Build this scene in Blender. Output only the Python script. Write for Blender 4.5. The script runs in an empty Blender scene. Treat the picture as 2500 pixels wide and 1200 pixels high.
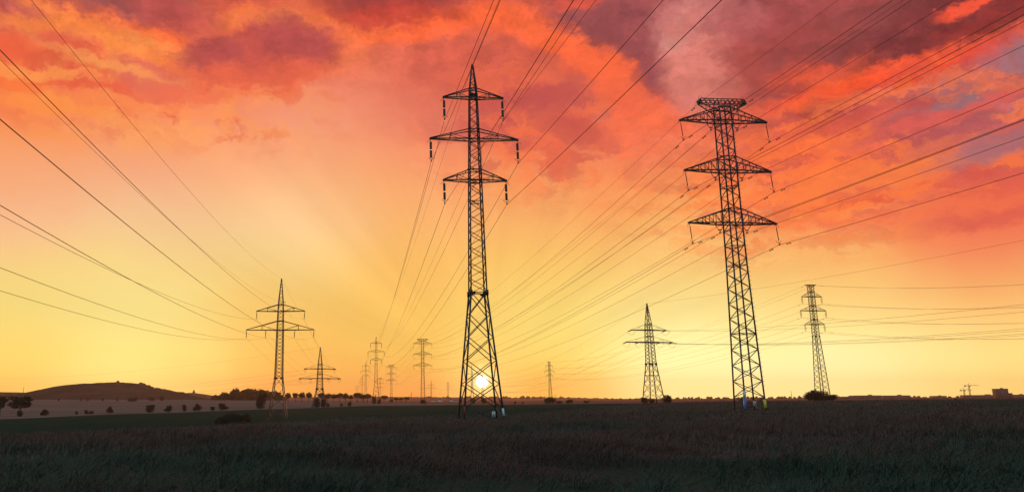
import bpy, math, random
import numpy as np
from mathutils import Vector, Matrix, Euler

random.seed(7); rng = np.random.default_rng(11)
scene = bpy.context.scene
COL = scene.collection
R = math.radians

# ------------------------------------------------------------------ camera
PITCH, FPX, PX, PY, CZ, ROLL = R(11.5), 1843.0, 983.0, 600.0, 1.65, R(0.25)
cam_d = bpy.data.cameras.new("camera")
cam = bpy.data.objects.new("camera", cam_d); COL.objects.link(cam)
cam_d.sensor_width = 36.0
cam_d.lens = FPX / 2500.0 * 36.0
cam_d.shift_x = (1250.0 - PX) / 2500.0
cam_d.clip_start = 0.1; cam_d.clip_end = 40000.0
cam.matrix_world = Matrix.Translation((0, 0, CZ)) @ Matrix.Rotation(R(90) + PITCH, 4, 'X') @ Matrix.Rotation(-ROLL, 4, 'Z')
scene.camera = cam

def ray(px, py):
    """direction of a photo pixel, used only to measure where things stand"""
    cx = (px - PX) / FPX; cy = (PY - py) / FPX
    c, s = math.cos(ROLL), math.sin(ROLL)
    cx, cy = c * cx + s * cy, -s * cx + c * cy
    return Vector((cx, math.cos(PITCH) - cy * math.sin(PITCH), cy * math.cos(PITCH) + math.sin(PITCH)))
def at(px, py, d):
    r = ray(px, py)
    return Vector((r.x / r.y * d, d, CZ + r.z / r.y * d))
def sky_ae(px, py):
    r = ray(px, py).normalized()
    return math.degrees(math.atan2(r.x, r.y)), math.degrees(math.asin(r.z))

# ------------------------------------------------------------------ colour management
scene.view_settings.view_transform = 'Standard'
scene.view_settings.look = 'None'
scene.view_settings.exposure = 0.0
scene.view_settings.gamma = 1.0
scene.view_settings.use_curve_mapping = False
scene.cycles.use_denoising = True
scene.cycles.max_bounces = 6
scene.cycles.volume_bounces = 1

def lin(c):
    return tuple((v / 255.0 / 12.92) if v <= 10 else ((v / 255.0 + 0.055) / 1.055) ** 2.4 for v in c) + (1.0,)

# ------------------------------------------------------------------ sun
SUN_DIR = ray(1177, 930).normalized()
SUN_EL = math.asin(SUN_DIR.z); SUN_AZ = math.atan2(SUN_DIR.x, SUN_DIR.y)
sl = bpy.data.lights.new("sun", 'SUN'); sl.energy = 1.5; sl.angle = R(0.5); sl.color = (1.0, 0.42, 0.14)
so = bpy.data.objects.new("sun", sl); COL.objects.link(so)
so.rotation_euler = SUN_DIR.to_track_quat('Z', 'Y').to_euler()
so.location = (0, -20, 120)

# ------------------------------------------------------------------ sky (world)
world = bpy.data.worlds.new("World"); scene.world = world
world.use_nodes = True
nt = world.node_tree; N = nt.nodes; L = nt.links
N.clear()
def node(t, **k):
    n = N.new(t)
    for a, b in k.items(): setattr(n, a, b)
    return n
def math_n(op, a, b=None, clamp=False):
    n = node('ShaderNodeMath', operation=op, use_clamp=clamp)
    for i, v in enumerate((a, b)):
        if v is None: continue
        if isinstance(v, (int, float)): n.inputs[i].default_value = v
        else: L.new(v, n.inputs[i])
    return n.outputs[0]
def mrange(v, a, b, c=0.0, d=1.0, kind='SMOOTHSTEP'):
    n = node('ShaderNodeMapRange', interpolation_type=kind)
    L.new(v, n.inputs['Value'])
    for k, x in (('From Min', a), ('From Max', b), ('To Min', c), ('To Max', d)): n.inputs[k].default_value = x
    return n.outputs[0]
def mixc(f, a, b, blend='MIX'):
    n = node('ShaderNodeMix', data_type='RGBA', blend_type=blend)
    for s, v in ((n.inputs[0], f), (n.inputs[6], a), (n.inputs[7], b)):
        if isinstance(v, (int, float)): s.default_value = v
        elif isinstance(v, tuple): s.default_value = v
        else: L.new(v, s)
    return n.outputs[2]

tc = node('ShaderNodeTexCoord')
sep = node('ShaderNodeSeparateXYZ'); L.new(tc.outputs['Generated'], sep.inputs[0])
az = math_n('MULTIPLY', math_n('ARCTAN2', sep.outputs['X'], sep.outputs['Y']), 180 / math.pi)
el = math_n('MULTIPLY', math_n('ARCSINE', sep.outputs['Z']), 180 / math.pi)
comb = node('ShaderNodeCombineXYZ'); L.new(az, comb.inputs[0]); L.new(el, comb.inputs[1])

def noise(vec, scale, detail, rough, off=(0, 0, 0), stretch=(1, 1, 1), dist=0.0):
    m = node('ShaderNodeMapping'); L.new(vec, m.inputs[0])
    m.inputs['Location'].default_value = off; m.inputs['Scale'].default_value = stretch
    n = node('ShaderNodeTexNoise'); L.new(m.outputs[0], n.inputs['Vector'])
    n.inputs['Scale'].default_value = scale; n.inputs['Detail'].default_value = detail
    n.inputs['Roughness'].default_value = rough; n.inputs['Distortion'].default_value = dist
    return n
def warp(vec, n, amp):
    s = node('ShaderNodeVectorMath', operation='SUBTRACT'); L.new(n.outputs['Color'], s.inputs[0]); s.inputs[1].default_value = (0.5, 0.5, 0.5)
    m = node('ShaderNodeVectorMath', operation='MULTIPLY'); L.new(s.outputs[0], m.inputs[0]); m.inputs[1].default_value = amp
    a = node('ShaderNodeVectorMath', operation='ADD'); L.new(vec, a.inputs[0]); L.new(m.outputs[0], a.inputs[1])
    return a.outputs[0]
w1 = noise(comb.outputs[0], 0.16, 2, 0.5, (3, 9, 1))
w2 = noise(comb.outputs[0], 0.42, 8, 0.62, (13, 2, 5), (1, 1.35, 1))
w3 = noise(comb.outputs[0], 1.5, 7, 0.66, (5, 7, 3), (1, 1.4, 1))
wc = warp(warp(warp(comb.outputs[0], w1, (1.3, 0.9, 0)), w2, (3.0, 2.3, 0)), w3, (1.5, 1.2, 0))
sw = node('ShaderNodeSeparateXYZ'); L.new(warp(comb.outputs[0], w1, (4.0, 2.0, 0)), sw.inputs[0])

ROWS = [960, 900, 850, 780, 700, 620, 550, 470, 400, 330, 250, 150, 50, -140]
SKY = {
 0: [(248,196,100),(250,208,112),(250,210,115),(250,220,132),(250,221,140),(251,207,145),(252,192,145),(250,178,130),(250,168,120),(250,158,100),(250,130,75),(248,120,65),(215,95,80),(150,75,75)],
 350: [(252,222,135),(252,226,140),(252,226,140),(252,230,152),(252,226,152),(251,214,150),(250,205,150),(250,185,138),(249,168,125),(250,160,105),(245,135,85),(250,125,65),(215,90,75),(150,72,72)],
 700: [(250,172,85),(252,185,95),(251,195,103),(251,200,112),(252,208,130),(252,214,150),(252,208,150),(250,192,135),(250,172,122),(248,162,120),(242,145,115),(235,115,85),(245,110,65),(150,65,62)],
 1000: [(250,165,80),(251,190,95),(252,200,105),(252,200,108),(251,195,108),(251,190,110),(251,182,112),(250,170,110),(249,158,108),(245,148,110),(242,138,108),(238,120,90),(235,100,65),(160,68,65)],
 1300: [(252,190,85),(252,210,105),(252,222,125),(252,222,130),(252,210,122),(251,195,112),(251,182,106),(250,165,98),(248,145,92),(240,125,88),(225,105,85),(220,100,75),(225,95,65),(150,75,75)],
 1650: [(252,236,150),(251,242,170),(251,242,165),(252,232,150),(252,218,132),(252,200,118),(253,178,102),(253,155,90),(250,135,85),(240,120,90),(225,120,105),(205,110,100),(190,100,100),(140,80,85)],
 2000: [(252,236,150),(252,238,165),(252,238,165),(252,225,140),(252,206,120),(253,180,105),(253,150,88),(252,128,72),(248,110,65),(235,95,65),(215,85,70),(180,80,75),(150,75,75),(110,60,66)],
 2450: [(252,214,120),(252,218,128),(252,218,130),(252,205,122),(252,182,108),(246,140,92),(243,115,82),(232,95,70),(205,92,85),(215,90,78),(160,105,120),(190,70,65),(120,55,60),(95,52,58)],
}
E0, E1 = -6.0, 40.0
el01 = mrange(sw.outputs[1], E0, E1, 0, 1, 'LINEAR')
base = None; prev_a = None
for x, cols in SKY.items():
    r = node('ShaderNodeValToRGB'); L.new(el01, r.inputs[0])
    cr = r.color_ramp; cr.interpolation = 'B_SPLINE'
    for i, (py, c) in enumerate(zip(ROWS, cols)):
        p = (sky_ae(x, py)[1] - E0) / (E1 - E0)
        e = cr.elements[i] if i < 2 else cr.elements.new(p)
        e.position = p; e.color = lin((c[0], c[1], c[2] * ((.92 if x < 1400 else 1.0) if py >= 620 else 1.0)))
    a = sky_ae(x, 600)[0]
    base = r.outputs[0] if base is None else mixc(mrange(sw.outputs[0], prev_a, a), base, r.outputs[0])
    prev_a = a

# cloud masses: (photo x, y), radii, tilt, colour, strength, softness, mottling
CL = [
 ((1250,170),(280,150),0,(208,90,74),.8,.6,0), ((1120,120),(150,80),0,(214,96,76),.7,.6,0),
 ((230,190),(460,100),-5,(228,96,68),.95,.5,1), ((230,190),(460,95),-5,(255,156,82),.75,.5,2), ((500,240),(240,40),2,(240,116,82),.7,.6,1),
 ((320,10),(200,40),0,(144,78,82),.95,.4,0), ((430,45),(120,42),-8,(196,84,76),.85,.4,0), ((60,35),(120,52),0,(192,86,82),.8,.5,0), ((30,30),(90,40),0,(222,110,86),.6,.5,2),
 ((240,80),(190,18),-16,(255,142,70),.9,.6,0), ((110,62),(110,22),6,(252,134,68),.85,.6,0), ((420,104),(120,18),-6,(255,160,80),.9,.6,0), ((510,72),(110,24),24,(255,140,74),.9,.6,0),
 ((390,78),(150,18),-14,(240,92,56),.8,.6,0), ((560,30),(110,28),10,(248,108,66),.7,.6,0),
 ((680,45),(120,22),4,(255,134,76),.8,.6,0), ((800,60),(90,24),-22,(255,124,72),.8,.6,0), ((930,86),(180,17),0,(255,112,64),.85,.6,0), ((1080,58),(120,26),14,(255,104,58),.85,.6,0), ((1200,40),(130,32),-4,(255,106,60),.9,.6,0),
 ((960,6),(170,40),0,(150,62,62),.95,.5,0), ((940,44),(150,24),0,(204,72,56),.8,.6,0), ((600,4),(160,14),0,(196,84,74),.5,.6,0),
 ((650,136),(222,72),8,(255,132,76),.75,.3,0), ((320,24),(222,48),-4,(250,112,62),.7,.4,0), ((320,8),(190,38),0,(146,78,80),.9,.35,0), ((430,42),(110,36),-8,(192,82,76),.8,.35,0),
 ((650,128),(200,60),8,(200,84,72),.95,.22,0), ((715,90),(110,46),-8,(180,78,78),.75,.25,0), ((520,130),(80,36),14,(178,78,76),.8,.3,0), ((620,110),(110,36),8,(184,78,76),.7,.4,2),
 ((600,196),(220,36),4,(236,104,70),.85,.5,1), ((640,180),(180,30),4,(222,96,74),.6,.6,0),
 ((50,118),(60,26),0,(238,98,62),.8,.4,0), ((170,118),(60,22),-20,(216,88,66),.85,.35,0), ((130,150),(60,18),0,(222,92,64),.75,.4,0), ((215,140),(50,16),-30,(226,96,66),.7,.4,0), ((360,190),(90,36),-12,(222,106,86),.85,.35,0), ((210,226),(110,22),2,(232,96,66),.9,.4,0), ((40,205),(70,18),0,(252,116,58),.7,.5,0), ((480,230),(120,18),6,(240,112,78),.7,.5,0),
 ((270,160),(120,12),-8,(255,158,86),.7,.6,0), ((110,180),(100,12),8,(255,154,80),.7,.6,0), ((80,256),(130,16),3,(255,146,70),.7,.6,0), ((330,256),(190,12),0,(255,146,84),.7,.6,0),
 ((330,330),(160,40),10,(254,166,104),.5,.6,2), ((60,300),(120,24),-20,(254,150,82),.6,.6,2),
 ((1340,300),(260,140),0,(196,82,78),.75,.6,1), ((1400,300),(300,150),0,(252,116,72),.65,.6,2),
 ((1400,40),(70,80),16,(144,74,76),.9,.4,0), ((1480,60),(110,70),-20,(150,76,78),.9,.4,0), ((1565,135),(80,115),10,(148,74,78),.95,.3,0), ((1600,205),(44,62),0,(152,74,78),.85,.3,0), ((1650,238),(44,26),-20,(172,78,76),.85,.35,0), ((1500,80),(160,100),0,(170,82,80),.6,.6,2),
 ((1330,80),(90,30),-26,(252,106,62),.95,.5,0), ((1420,135),(110,36),-40,(250,104,62),.95,.45,0), ((1500,175),(70,36),-40,(248,104,64),.9,.45,0), ((1555,250),(90,34),-30,(246,106,70),.85,.45,0), ((1640,296),(150,30),-4,(248,112,74),.8,.6,0), ((1410,8),(60,14),0,(244,92,66),.7,.6,0),
 ((1320,240),(90,28),4,(190,80,78),.85,.4,0), ((1400,310),(80,36),-16,(204,86,74),.8,.4,0), ((1350,385),(110,26),0,(232,104,74),.6,.6,1),
 ((1690,60),(90,70),10,(206,122,116),.8,.4,0), ((1705,165),(70,100),-6,(222,128,114),.9,.4,0), ((1740,60),(80,50),0,(188,98,98),.6,.5,2), ((1660,70),(50,50),0,(218,148,136),.5,.5,2), ((1850,50),(36,38),10,(190,114,112),.7,.4,0),
 ((1820,120),(70,60),0,(180,84,84),.6,.5,1), ((1930,170),(100,60),-20,(206,82,72),.8,.5,0), ((1900,262),(120,50),0,(226,110,94),.55,.6,1),
 ((2060,80),(230,80),20,(142,70,68),.92,.6,0), ((2230,125),(230,68),18,(124,56,58),.95,.5,0), ((2430,55),(170,80),14,(118,50,52),.95,.6,0), ((1960,25),(140,45),0,(172,80,80),.75,.6,0), ((2100,100),(260,90),16,(174,72,66),.6,.6,1), ((2400,90),(140,50),20,(152,52,48),.6,.6,1),
 ((2090,206),(180,20),6,(250,86,48),.9,.45,0), ((2260,186),(150,18),14,(242,82,52),.9,.5,0), ((2400,145),(140,20),24,(228,74,58),.9,.5,0), ((2370,6),(60,12),10,(240,84,56),.9,.4,0), ((1990,185),(80,20),0,(244,92,58),.7,.6,0),
 ((2470,185),(120,52),24,(150,116,126),.9,.5,0), ((2350,215),(150,30),12,(158,108,114),.8,.6,0), ((2230,235),(110,18),4,(156,98,106),.75,.6,0),
 ((2160,380),(400,130),8,(196,80,76),.8,.6,3), ((2160,390),(420,140),8,(255,122,62),.8,.5,4), ((2420,300),(170,60),12,(172,88,94),.6,.6,3),
 ((1990,345),(110,24),8,(255,116,60),.7,.6,0), ((2080,300),(130,18),10,(204,80,72),.7,.5,0), ((2250,300),(140,16),8,(190,84,84),.75,.5,0), ((2350,268),(160,14),10,(224,94,84),.7,.5,0), ((2080,440),(190,22),6,(255,128,66),.75,.6,0),
 ((2440,360),(100,22),12,(158,106,116),.75,.6,0), ((2230,462),(170,16),6,(224,86,66),.65,.6,3), ((2380,450),(160,16),4,(222,84,70),.6,.6,3), ((2250,525),(220,14),2,(248,116,74),.6,.7,0), ((2450,530),(120,18),4,(216,86,76),.6,.6,0), ((1960,480),(160,16),4,(248,120,74),.6,.6,3),
]
mA = noise(wc, 0.34, 6, 0.6, (2, 7, 4), (1, 1.5, 1)); mB = noise(wc, 0.40, 6, 0.6, (31, 5, 9), (1, 1.6, 1))
mC = noise(wc, 0.30, 6, 0.6, (12, 3, 8), (1, 3.0, 1)); mD = noise(wc, 0.30, 6, 0.6, (22, 13, 2), (1, 3.2, 1))
MOT = {k: mrange(n.outputs['Fac'], 0.44, 0.60) for k, n in ((1, mA), (2, mB), (3, mC), (4, mD))}
sky = base
for ci, ((px, py), (rx, ry), tilt, c, st, soft, mot) in enumerate(CL):
    if ci % 24 == 23:      # chains the batches so the shader compiles them one after another
        mad = node('ShaderNodeVectorMath', operation='MULTIPLY_ADD'); L.new(sky, mad.inputs[0]); mad.inputs[1].default_value = (1e-9,) * 3; L.new(wc, mad.inputs[2]); wc = mad.outputs[0]
    a, e = sky_ae(px, py)
    k = 180 / math.pi / FPX
    m = node('ShaderNodeMapping', vector_type='TEXTURE'); L.new(wc, m.inputs[0])
    m.inputs['Location'].default_value = (a, e, 0)
    m.inputs['Rotation'].default_value = (0, 0, R(tilt))
    m.inputs['Scale'].default_value = (rx * k, ry * k, 1)
    ln = node('ShaderNodeVectorMath', operation='LENGTH'); L.new(m.outputs[0], ln.inputs[0])
    f = mrange(ln.outputs['Value'], 1.08 + soft * 1.15, 0.95 - soft * 1.05, 0, st)
    if mot: f = math_n('MULTIPLY', f, MOT[mot])
    sky = mixc(f, sky, lin(c))
# finer billow texture in the clouds, stronger higher up
t1 = noise(wc, 0.5, 7, 0.6, (1, 4, 8), (1, 1.6, 1))
tex = mrange(t1.outputs['Fac'], 0.3, 0.7, 0.80, 1.20, 'LINEAR')
t2 = noise(comb.outputs[0], 1.7, 6, 0.62, (6, 1, 3), (1, 1.7, 1))
tex = math_n('MULTIPLY', tex, mrange(t2.outputs['Fac'], 0.3, 0.7, 0.95, 1.05, 'LINEAR'))
amt = math_n('MAXIMUM', mrange(el, 20.5, 27), math_n('MULTIPLY', mrange(az, 10, 24), mrange(el, 12, 20)))
tv = math_n('ADD', math_n('MULTIPLY', math_n('SUBTRACT', tex, 1.0), amt), 1.0)
sm = node('ShaderNodeVectorMath', operation='SCALE'); L.new(sky, sm.inputs[0]); L.new(tv, sm.inputs['Scale'])
sky = sm.outputs[0]
hb = math_n('MULTIPLY', mrange(el, 7.0, 0.2, 0, .30), mrange(math_n('ABSOLUTE', math_n('SUBTRACT', az, 2.0)), 5, 17))
hs = node('ShaderNodeVectorMath', operation='SCALE'); L.new(sky, hs.inputs[0]); L.new(math_n('ADD', hb, 1.0), hs.inputs['Scale'])
sky = hs.outputs[0]
# dusk side behind the camera and overhead: clear twilight air
nis = node('ShaderNodeTexSky', sky_type='NISHITA'); nis.sun_disc = False
nis.sun_elevation = SUN_EL; nis.sun_rotation = SUN_AZ
nsc = node('ShaderNodeVectorMath', operation='SCALE'); L.new(nis.outputs[0], nsc.inputs[0]); nsc.inputs['Scale'].default_value = 0.15
dusk = mixc(0.9, nsc.outputs[0], lin((158, 196, 216)))
aoff = math_n('ABSOLUTE', math_n('SUBTRACT', az, 6.0))
back = math_n('MAXIMUM', mrange(aoff, 48, 90), mrange(el, 34, 56))
sky = mixc(back, sky, dusk)
# sun disc and its aureole
dotn = node('ShaderNodeVectorMath', operation='DOT_PRODUCT'); L.new(tc.outputs['Generated'], dotn.inputs[0]); dotn.inputs[1].default_value = SUN_DIR
ang = math_n('MULTIPLY', math_n('ARCCOSINE', math_n('MINIMUM', dotn.outputs['Value'], 0.9999999)), 180 / math.pi)
phi = math_n('ARCTAN2', math_n('SUBTRACT', az, math.degrees(SUN_AZ)), math_n('SUBTRACT', el, math.degrees(SUN_EL)))
rc = node('ShaderNodeCombineXYZ'); L.new(phi, rc.inputs[0])
rn = noise(rc.outputs[0], 3.2, 3, 0.55, (4.4, 0, 0))
ra = math_n('MULTIPLY', mrange(ang, 3, 9), mrange(ang, 40, 18))
rf = math_n('ADD', math_n('MULTIPLY', mrange(rn.outputs['Fac'], .3, .7, -.085, .085, 'LINEAR'), ra), 1.0)
rs_ = node('ShaderNodeVectorMath', operation='SCALE'); L.new(sky, rs_.inputs[0]); L.new(rf, rs_.inputs['Scale']); sky = rs_.outputs[0]
sky = mixc(mrange(ang, 5.0, 0.3, 0, 0.8), sky, (1.15, 0.78, 0.20, 1))
sky = mixc(mrange(ang, 1.7, 0.36, 0, 1), sky, (1.5, 1.12, 0.38, 1))
sky = mixc(mrange(ang, 0.54, 0.24, 0, 1), sky, (6.0, 5.4, 4.4, 1))
bg = node('ShaderNodeBackground'); L.new(sky, bg.inputs['Color']); bg.inputs['Strength'].default_value = 1.0
ow = node('ShaderNodeOutputWorld'); L.new(bg.outputs[0], ow.inputs['Surface'])

# ------------------------------------------------------------------ helpers
def tag(o, label=None, cat=None, group=None, kind=None):
    if label: o['label'] = label
    if cat: o['category'] = cat
    if group: o['group'] = group
    if kind: o['kind'] = kind
    return o
def empty(name, loc, rz=0.0):
    o = bpy.data.objects.new(name, None); COL.objects.link(o)
    o.location = loc; o.rotation_euler = (0, 0, rz); o.empty_display_size = 0.5
    return o
def mesh_np(name, V, Q, mat, parent=None, smooth=False, T=None):
    """V (n,3); Q (m,4) quads; T (k,3) tris"""
    me = bpy.data.meshes.new(name)
    V = np.asarray(V, np.float32)
    Q = np.zeros((0, 4), np.int32) if Q is None else np.asarray(Q, np.int32)
    T = np.zeros((0, 3), np.int32) if T is None else np.asarray(T, np.int32)
    me.vertices.add(len(V)); me.vertices.foreach_set('co', V.ravel())
    me.loops.add(Q.size + T.size); me.loops.foreach_set('vertex_index', np.concatenate([Q.ravel(), T.ravel()]).astype(np.int32))
    me.polygons.add(len(Q) + len(T))
    st = np.concatenate([np.arange(len(Q)) * 4, Q.size + np.arange(len(T)) * 3]).astype(np.int32)
    me.polygons.foreach_set('loop_start', st)
    if smooth: me.polygons.foreach_set('use_smooth', np.ones(len(Q) + len(T), bool))
    me.update(calc_edges=True); me.validate()
    for m in (mat if isinstance(mat, list) else [mat]): me.materials.append(m)
    o = bpy.data.objects.new(name, me); COL.objects.link(o)
    if parent is not None: o.parent = parent
    return o
class MB:
    """collects bars, boxes, tubes and lathes into one mesh"""
    def __init__(s): s.V, s.Q, s.T, s.n = [], [], [], 0
    def add(s, v, q=None, t=None):
        s.V.append(np.asarray(v, float))
        if q is not None and len(q): s.Q.append(np.asarray(q, int) + s.n)
        if t is not None and len(t): s.T.append(np.asarray(t, int) + s.n)
        s.n += len(v)
    def bar(s, a, b, w, h=None):
        a, b = Vector(a), Vector(b); d = b - a
        if d.length < 1e-6: return
        h = h or w; d.normalize()
        up = Vector((0, 0, 1)) if abs(d.z) < 0.95 else Vector((0, 1, 0))
        u = d.cross(up).normalized() * (w / 2); v = u.cross(d).normalized() * (h / 2)
        P = [a - u - v, a + u - v, a + u + v, a - u + v, b - u - v, b + u - v, b + u + v, b - u + v]
        s.add(P, [(0, 1, 2, 3), (7, 6, 5, 4), (0, 4, 5, 1), (1, 5, 6, 2), (2, 6, 7, 3), (3, 7, 4, 0)])
    def box(s, c, sz): s.bar((c[0], c[1], c[2] - sz[2] / 2), (c[0], c[1], c[2] + sz[2] / 2), sz[0], sz[1])
    def plate(s, P, th):
        P = [Vector(p) for p in P]; n = (P[1] - P[0]).cross(P[2] - P[0]).normalized() * (th / 2)
        k = len(P); V = [p - n for p in P] + [p + n for p in P]
        q = [(i, (i + 1) % k, k + (i + 1) % k, k + i) for i in range(k)]
        if k == 4: q += [(3, 2, 1, 0), (4, 5, 6, 7)]; s.add(V, q)
        else: s.add(V, q, [(2, 1, 0), (3, 4, 5)])
    def tube(s, pts, r, n=6):
        pts = [Vector(p) for p in pts]; V = []; m = len(pts)
        for i, p in enumerate(pts):
            d = (pts[min(i + 1, m - 1)] - pts[max(i - 1, 0)]).normalized()
            up = Vector((0, 0, 1)) if abs(d.z) < 0.9 else Vector((0, 1, 0))
            u = d.cross(up).normalized(); v = u.cross(d)
            rr = r[i] if isinstance(r, (list, tuple)) else r
            V += [p + (u * math.cos(t) + v * math.sin(t)) * rr for t in (2 * math.pi * k / n for k in range(n))]
        q = [(i * n + k, i * n + (k + 1) % n, (i + 1) * n + (k + 1) % n, (i + 1) * n + k) for i in range(m - 1) for k in range(n)]
        V += [pts[0], pts[-1]]
        t = [(m * n, (k + 1) % n, k) for k in range(n)] + [(m * n + 1, (m - 1) * n + k, (m - 1) * n + (k + 1) % n) for k in range(n)]
        s.add(V, q, t)
    def build(s, name, mat, parent=None, smooth=False):
        V = np.concatenate(s.V); Q = np.concatenate(s.Q) if s.Q else None; T = np.concatenate(s.T) if s.T else None
        return mesh_np(name, V, Q, mat, parent, smooth, T)
def copy_tree(o, parent=None):
    c = o.copy(); COL.objects.link(c); c.parent = parent
    for ch in list(o.children): copy_tree(ch, c)
    return c

# ------------------------------------------------------------------ materials
def mat(name, col, rough=0.7, metal=0.0, col2=None, scale=3.0, detail=4, lo=0.35, hi=0.65, obj=True, bump=0.0):
    m = bpy.data.materials.new(name); m.use_nodes = True
    t = m.node_tree; b = t.nodes['Principled BSDF']
    b.inputs['Roughness'].default_value = rough; b.inputs['Metallic'].default_value = metal
    b.inputs['Base Color'].default_value = (*col, 1)
    if col2:
        tcn = t.nodes.new('ShaderNodeTexCoord'); n = t.nodes.new('ShaderNodeTexNoise'); r = t.nodes.new('ShaderNodeValToRGB')
        n.inputs['Scale'].default_value = scale; n.inputs['Detail'].default_value = detail
        t.links.new(tcn.outputs['Object'], n.inputs['Vector']); t.links.new(n.outputs['Fac'], r.inputs[0])
        r.color_ramp.elements[0].position = lo; r.color_ramp.elements[0].color = (*col, 1)
        r.color_ramp.elements[1].position = hi; r.color_ramp.elements[1].color = (*col2, 1)
        t.links.new(r.outputs[0], b.inputs['Base Color'])
        if bump:
            bp = t.nodes.new('ShaderNodeBump'); bp.inputs['Strength'].default_value = bump
            t.links.new(n.outputs['Fac'], bp.inputs['Height']); t.links.new(bp.outputs[0], b.inputs['Normal'])
    return m
def leaf_mat(name, cols, rough=0.75):
    """foliage: each leaf clump its own tone, drifting over metres"""
    m = bpy.data.materials.new(name); m.use_nodes = True
    t = m.node_tree; b = t.nodes['Principled BSDF']; b.inputs['Roughness'].default_value = rough; b.inputs['Specular IOR Level'].default_value = 0.08
    g = t.nodes.new('ShaderNodeNewGeometry'); r = t.nodes.new('ShaderNodeValToRGB')
    tcn = t.nodes.new('ShaderNodeTexCoord'); n = t.nodes.new('ShaderNodeTexNoise')
    n.inputs['Scale'].default_value = 0.16; n.inputs['Detail'].default_value = 4
    t.links.new(tcn.outputs['Object'], n.inputs['Vector'])
    mx = t.nodes.new('ShaderNodeMath'); mx.operation = 'MULTIPLY_ADD'; mx.inputs[1].default_value = 0.34
    t.links.new(g.outputs['Random Per Island'], mx.inputs[0])
    sb = t.nodes.new('ShaderNodeMapRange'); sb.inputs['From Min'].default_value = 0.3; sb.inputs['From Max'].default_value = 0.7; sb.inputs['To Max'].default_value = 0.66
    t.links.new(n.outputs['Fac'], sb.inputs[0]); t.links.new(sb.outputs[0], mx.inputs[2]); t.links.new(mx.outputs[0], r.inputs[0])
    cr = r.color_ramp
    for i, c in enumerate(cols):
        p = i / (len(cols) - 1)
        e = cr.elements[i] if i < 2 else cr.elements.new(p)
        e.position = p; e.color = (*c, 1)
    t.links.new(r.outputs[0], b.inputs['Base Color'])
    return m
M = {
 'steel': mat('galvanised_steel', (.018, .024, .030), .6, .2, (.034, .040, .046), 1.2),
 'plate': mat('steel_plate', (.02, .026, .032), .55, .25),
 'glass': mat('insulator_glaze', (.02, .022, .028), .35),
 'fit': mat('zinc_fittings', (.10, .11, .12), .45, .6),
 'cable': mat('weathered_cable', (.025, .022, .022), .5, .3),
 'white': mat('white_enamel', (.62, .66, .68), .45),
 'yellow': mat('yellow_enamel', (.75, .62, .05), .4),
 'black': mat('black_enamel', (.02, .02, .02), .4),
 'blue': mat('blue_paint', (.10, .16, .42), .5),
 'red': mat('red_lead_paint', (.45, .05, .03), .5),
 'conc': mat('concrete', (.42, .42, .40), .85, 0, (.3, .3, .29), 6),
 'bark': mat('bark', (.035, .028, .022), .9, 0, (.06, .05, .04), 4),
 'leaf': leaf_mat('dark_foliage', [(.016, .022, .014), (.024, .034, .018), (.04, .048, .026)]),
 'hazed_leaf': leaf_mat('hazed_foliage', [(.05, .022, .016), (.075, .032, .022), (.10, .045, .03)]),  # red of the glare haze painted into the distant trees' leaf colour
 'hedge': leaf_mat('hedge_foliage', [(.014, .022, .018), (.022, .032, .022), (.034, .044, .028)]),
 'wall': mat('render_wall', (.11, .045, .038), .85, 0, (.085, .04, .034), 1.5),
 'roof': mat('roof_tile', (.22, .1, .07), .8, 0, (.16, .08, .06), 4),
 'dark': mat('dark_window', (.03, .035, .04), .2),
 'grass': leaf_mat('meadow_grass', [(.024, .046, .034), (.029, .053, .037), (.038, .057, .037), (.054, .060, .037)]),
 'dry': leaf_mat('meadow_dry', [(.058, .045, .031), (.082, .047, .035), (.104, .054, .042), (.090, .064, .043)]),
 'seed': leaf_mat('dry_seed_heads', [(.10, .065, .05), (.13, .085, .065), (.16, .12, .09)]),
}
def ground_mat(name, c1, c2, c3, scale, stretch=(1, 1, 1)):
    m = bpy.data.materials.new(name); m.use_nodes = True
    t = m.node_tree; b = t.nodes['Principled BSDF']; b.inputs['Roughness'].default_value = 1.0
    b.inputs['Specular IOR Level'].default_value = 0.0
    tcn = t.nodes.new('ShaderNodeTexCoord'); mp = t.nodes.new('ShaderNodeMapping'); mp.inputs['Scale'].default_value = stretch
    t.links.new(tcn.outputs['Object'], mp.inputs[0])
    n = t.nodes.new('ShaderNodeTexNoise'); n.inputs['Scale'].default_value = scale; n.inputs['Detail'].default_value = 8; n.inputs['Roughness'].default_value = .65
    t.links.new(mp.outputs[0], n.inputs['Vector'])
    r = t.nodes.new('ShaderNodeValToRGB'); cr = r.color_ramp
    cr.elements[0].position = .32; cr.elements[0].color = (*c1, 1); cr.elements[1].position = .68; cr.elements[1].color = (*c3, 1)
    e = cr.elements.new(.5); e.color = (*c2, 1)
    t.links.new(n.outputs['Fac'], r.inputs[0]); t.links.new(r.outputs[0], b.inputs['Base Color'])
    bp = t.nodes.new('ShaderNodeBump'); bp.inputs['Strength'].default_value = .5; bp.inputs['Distance'].default_value = .2
    t.links.new(n.outputs['Fac'], bp.inputs['Height']); t.links.new(bp.outputs[0], b.inputs['Normal'])
    return m
M['soil'] = ground_mat('meadow_floor', (.03, .036, .022), (.04, .04, .028), (.055, .045, .034), .5)
M['crop'] = ground_mat('green_crop', (.012, .028, .018), (.016, .033, .021), (.021, .038, .024), .08, (1, .25, 1))
M['stubble'] = ground_mat('stubble', (.135, .074, .056), (.175, .096, .073), (.23, .132, .104), .03, (.25, 1.6, 1))
M['hill'] = ground_mat('hill_grass', (.028, .018, .016), (.045, .027, .023), (.07, .042, .03), .02, (1, 1, 2))
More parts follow.
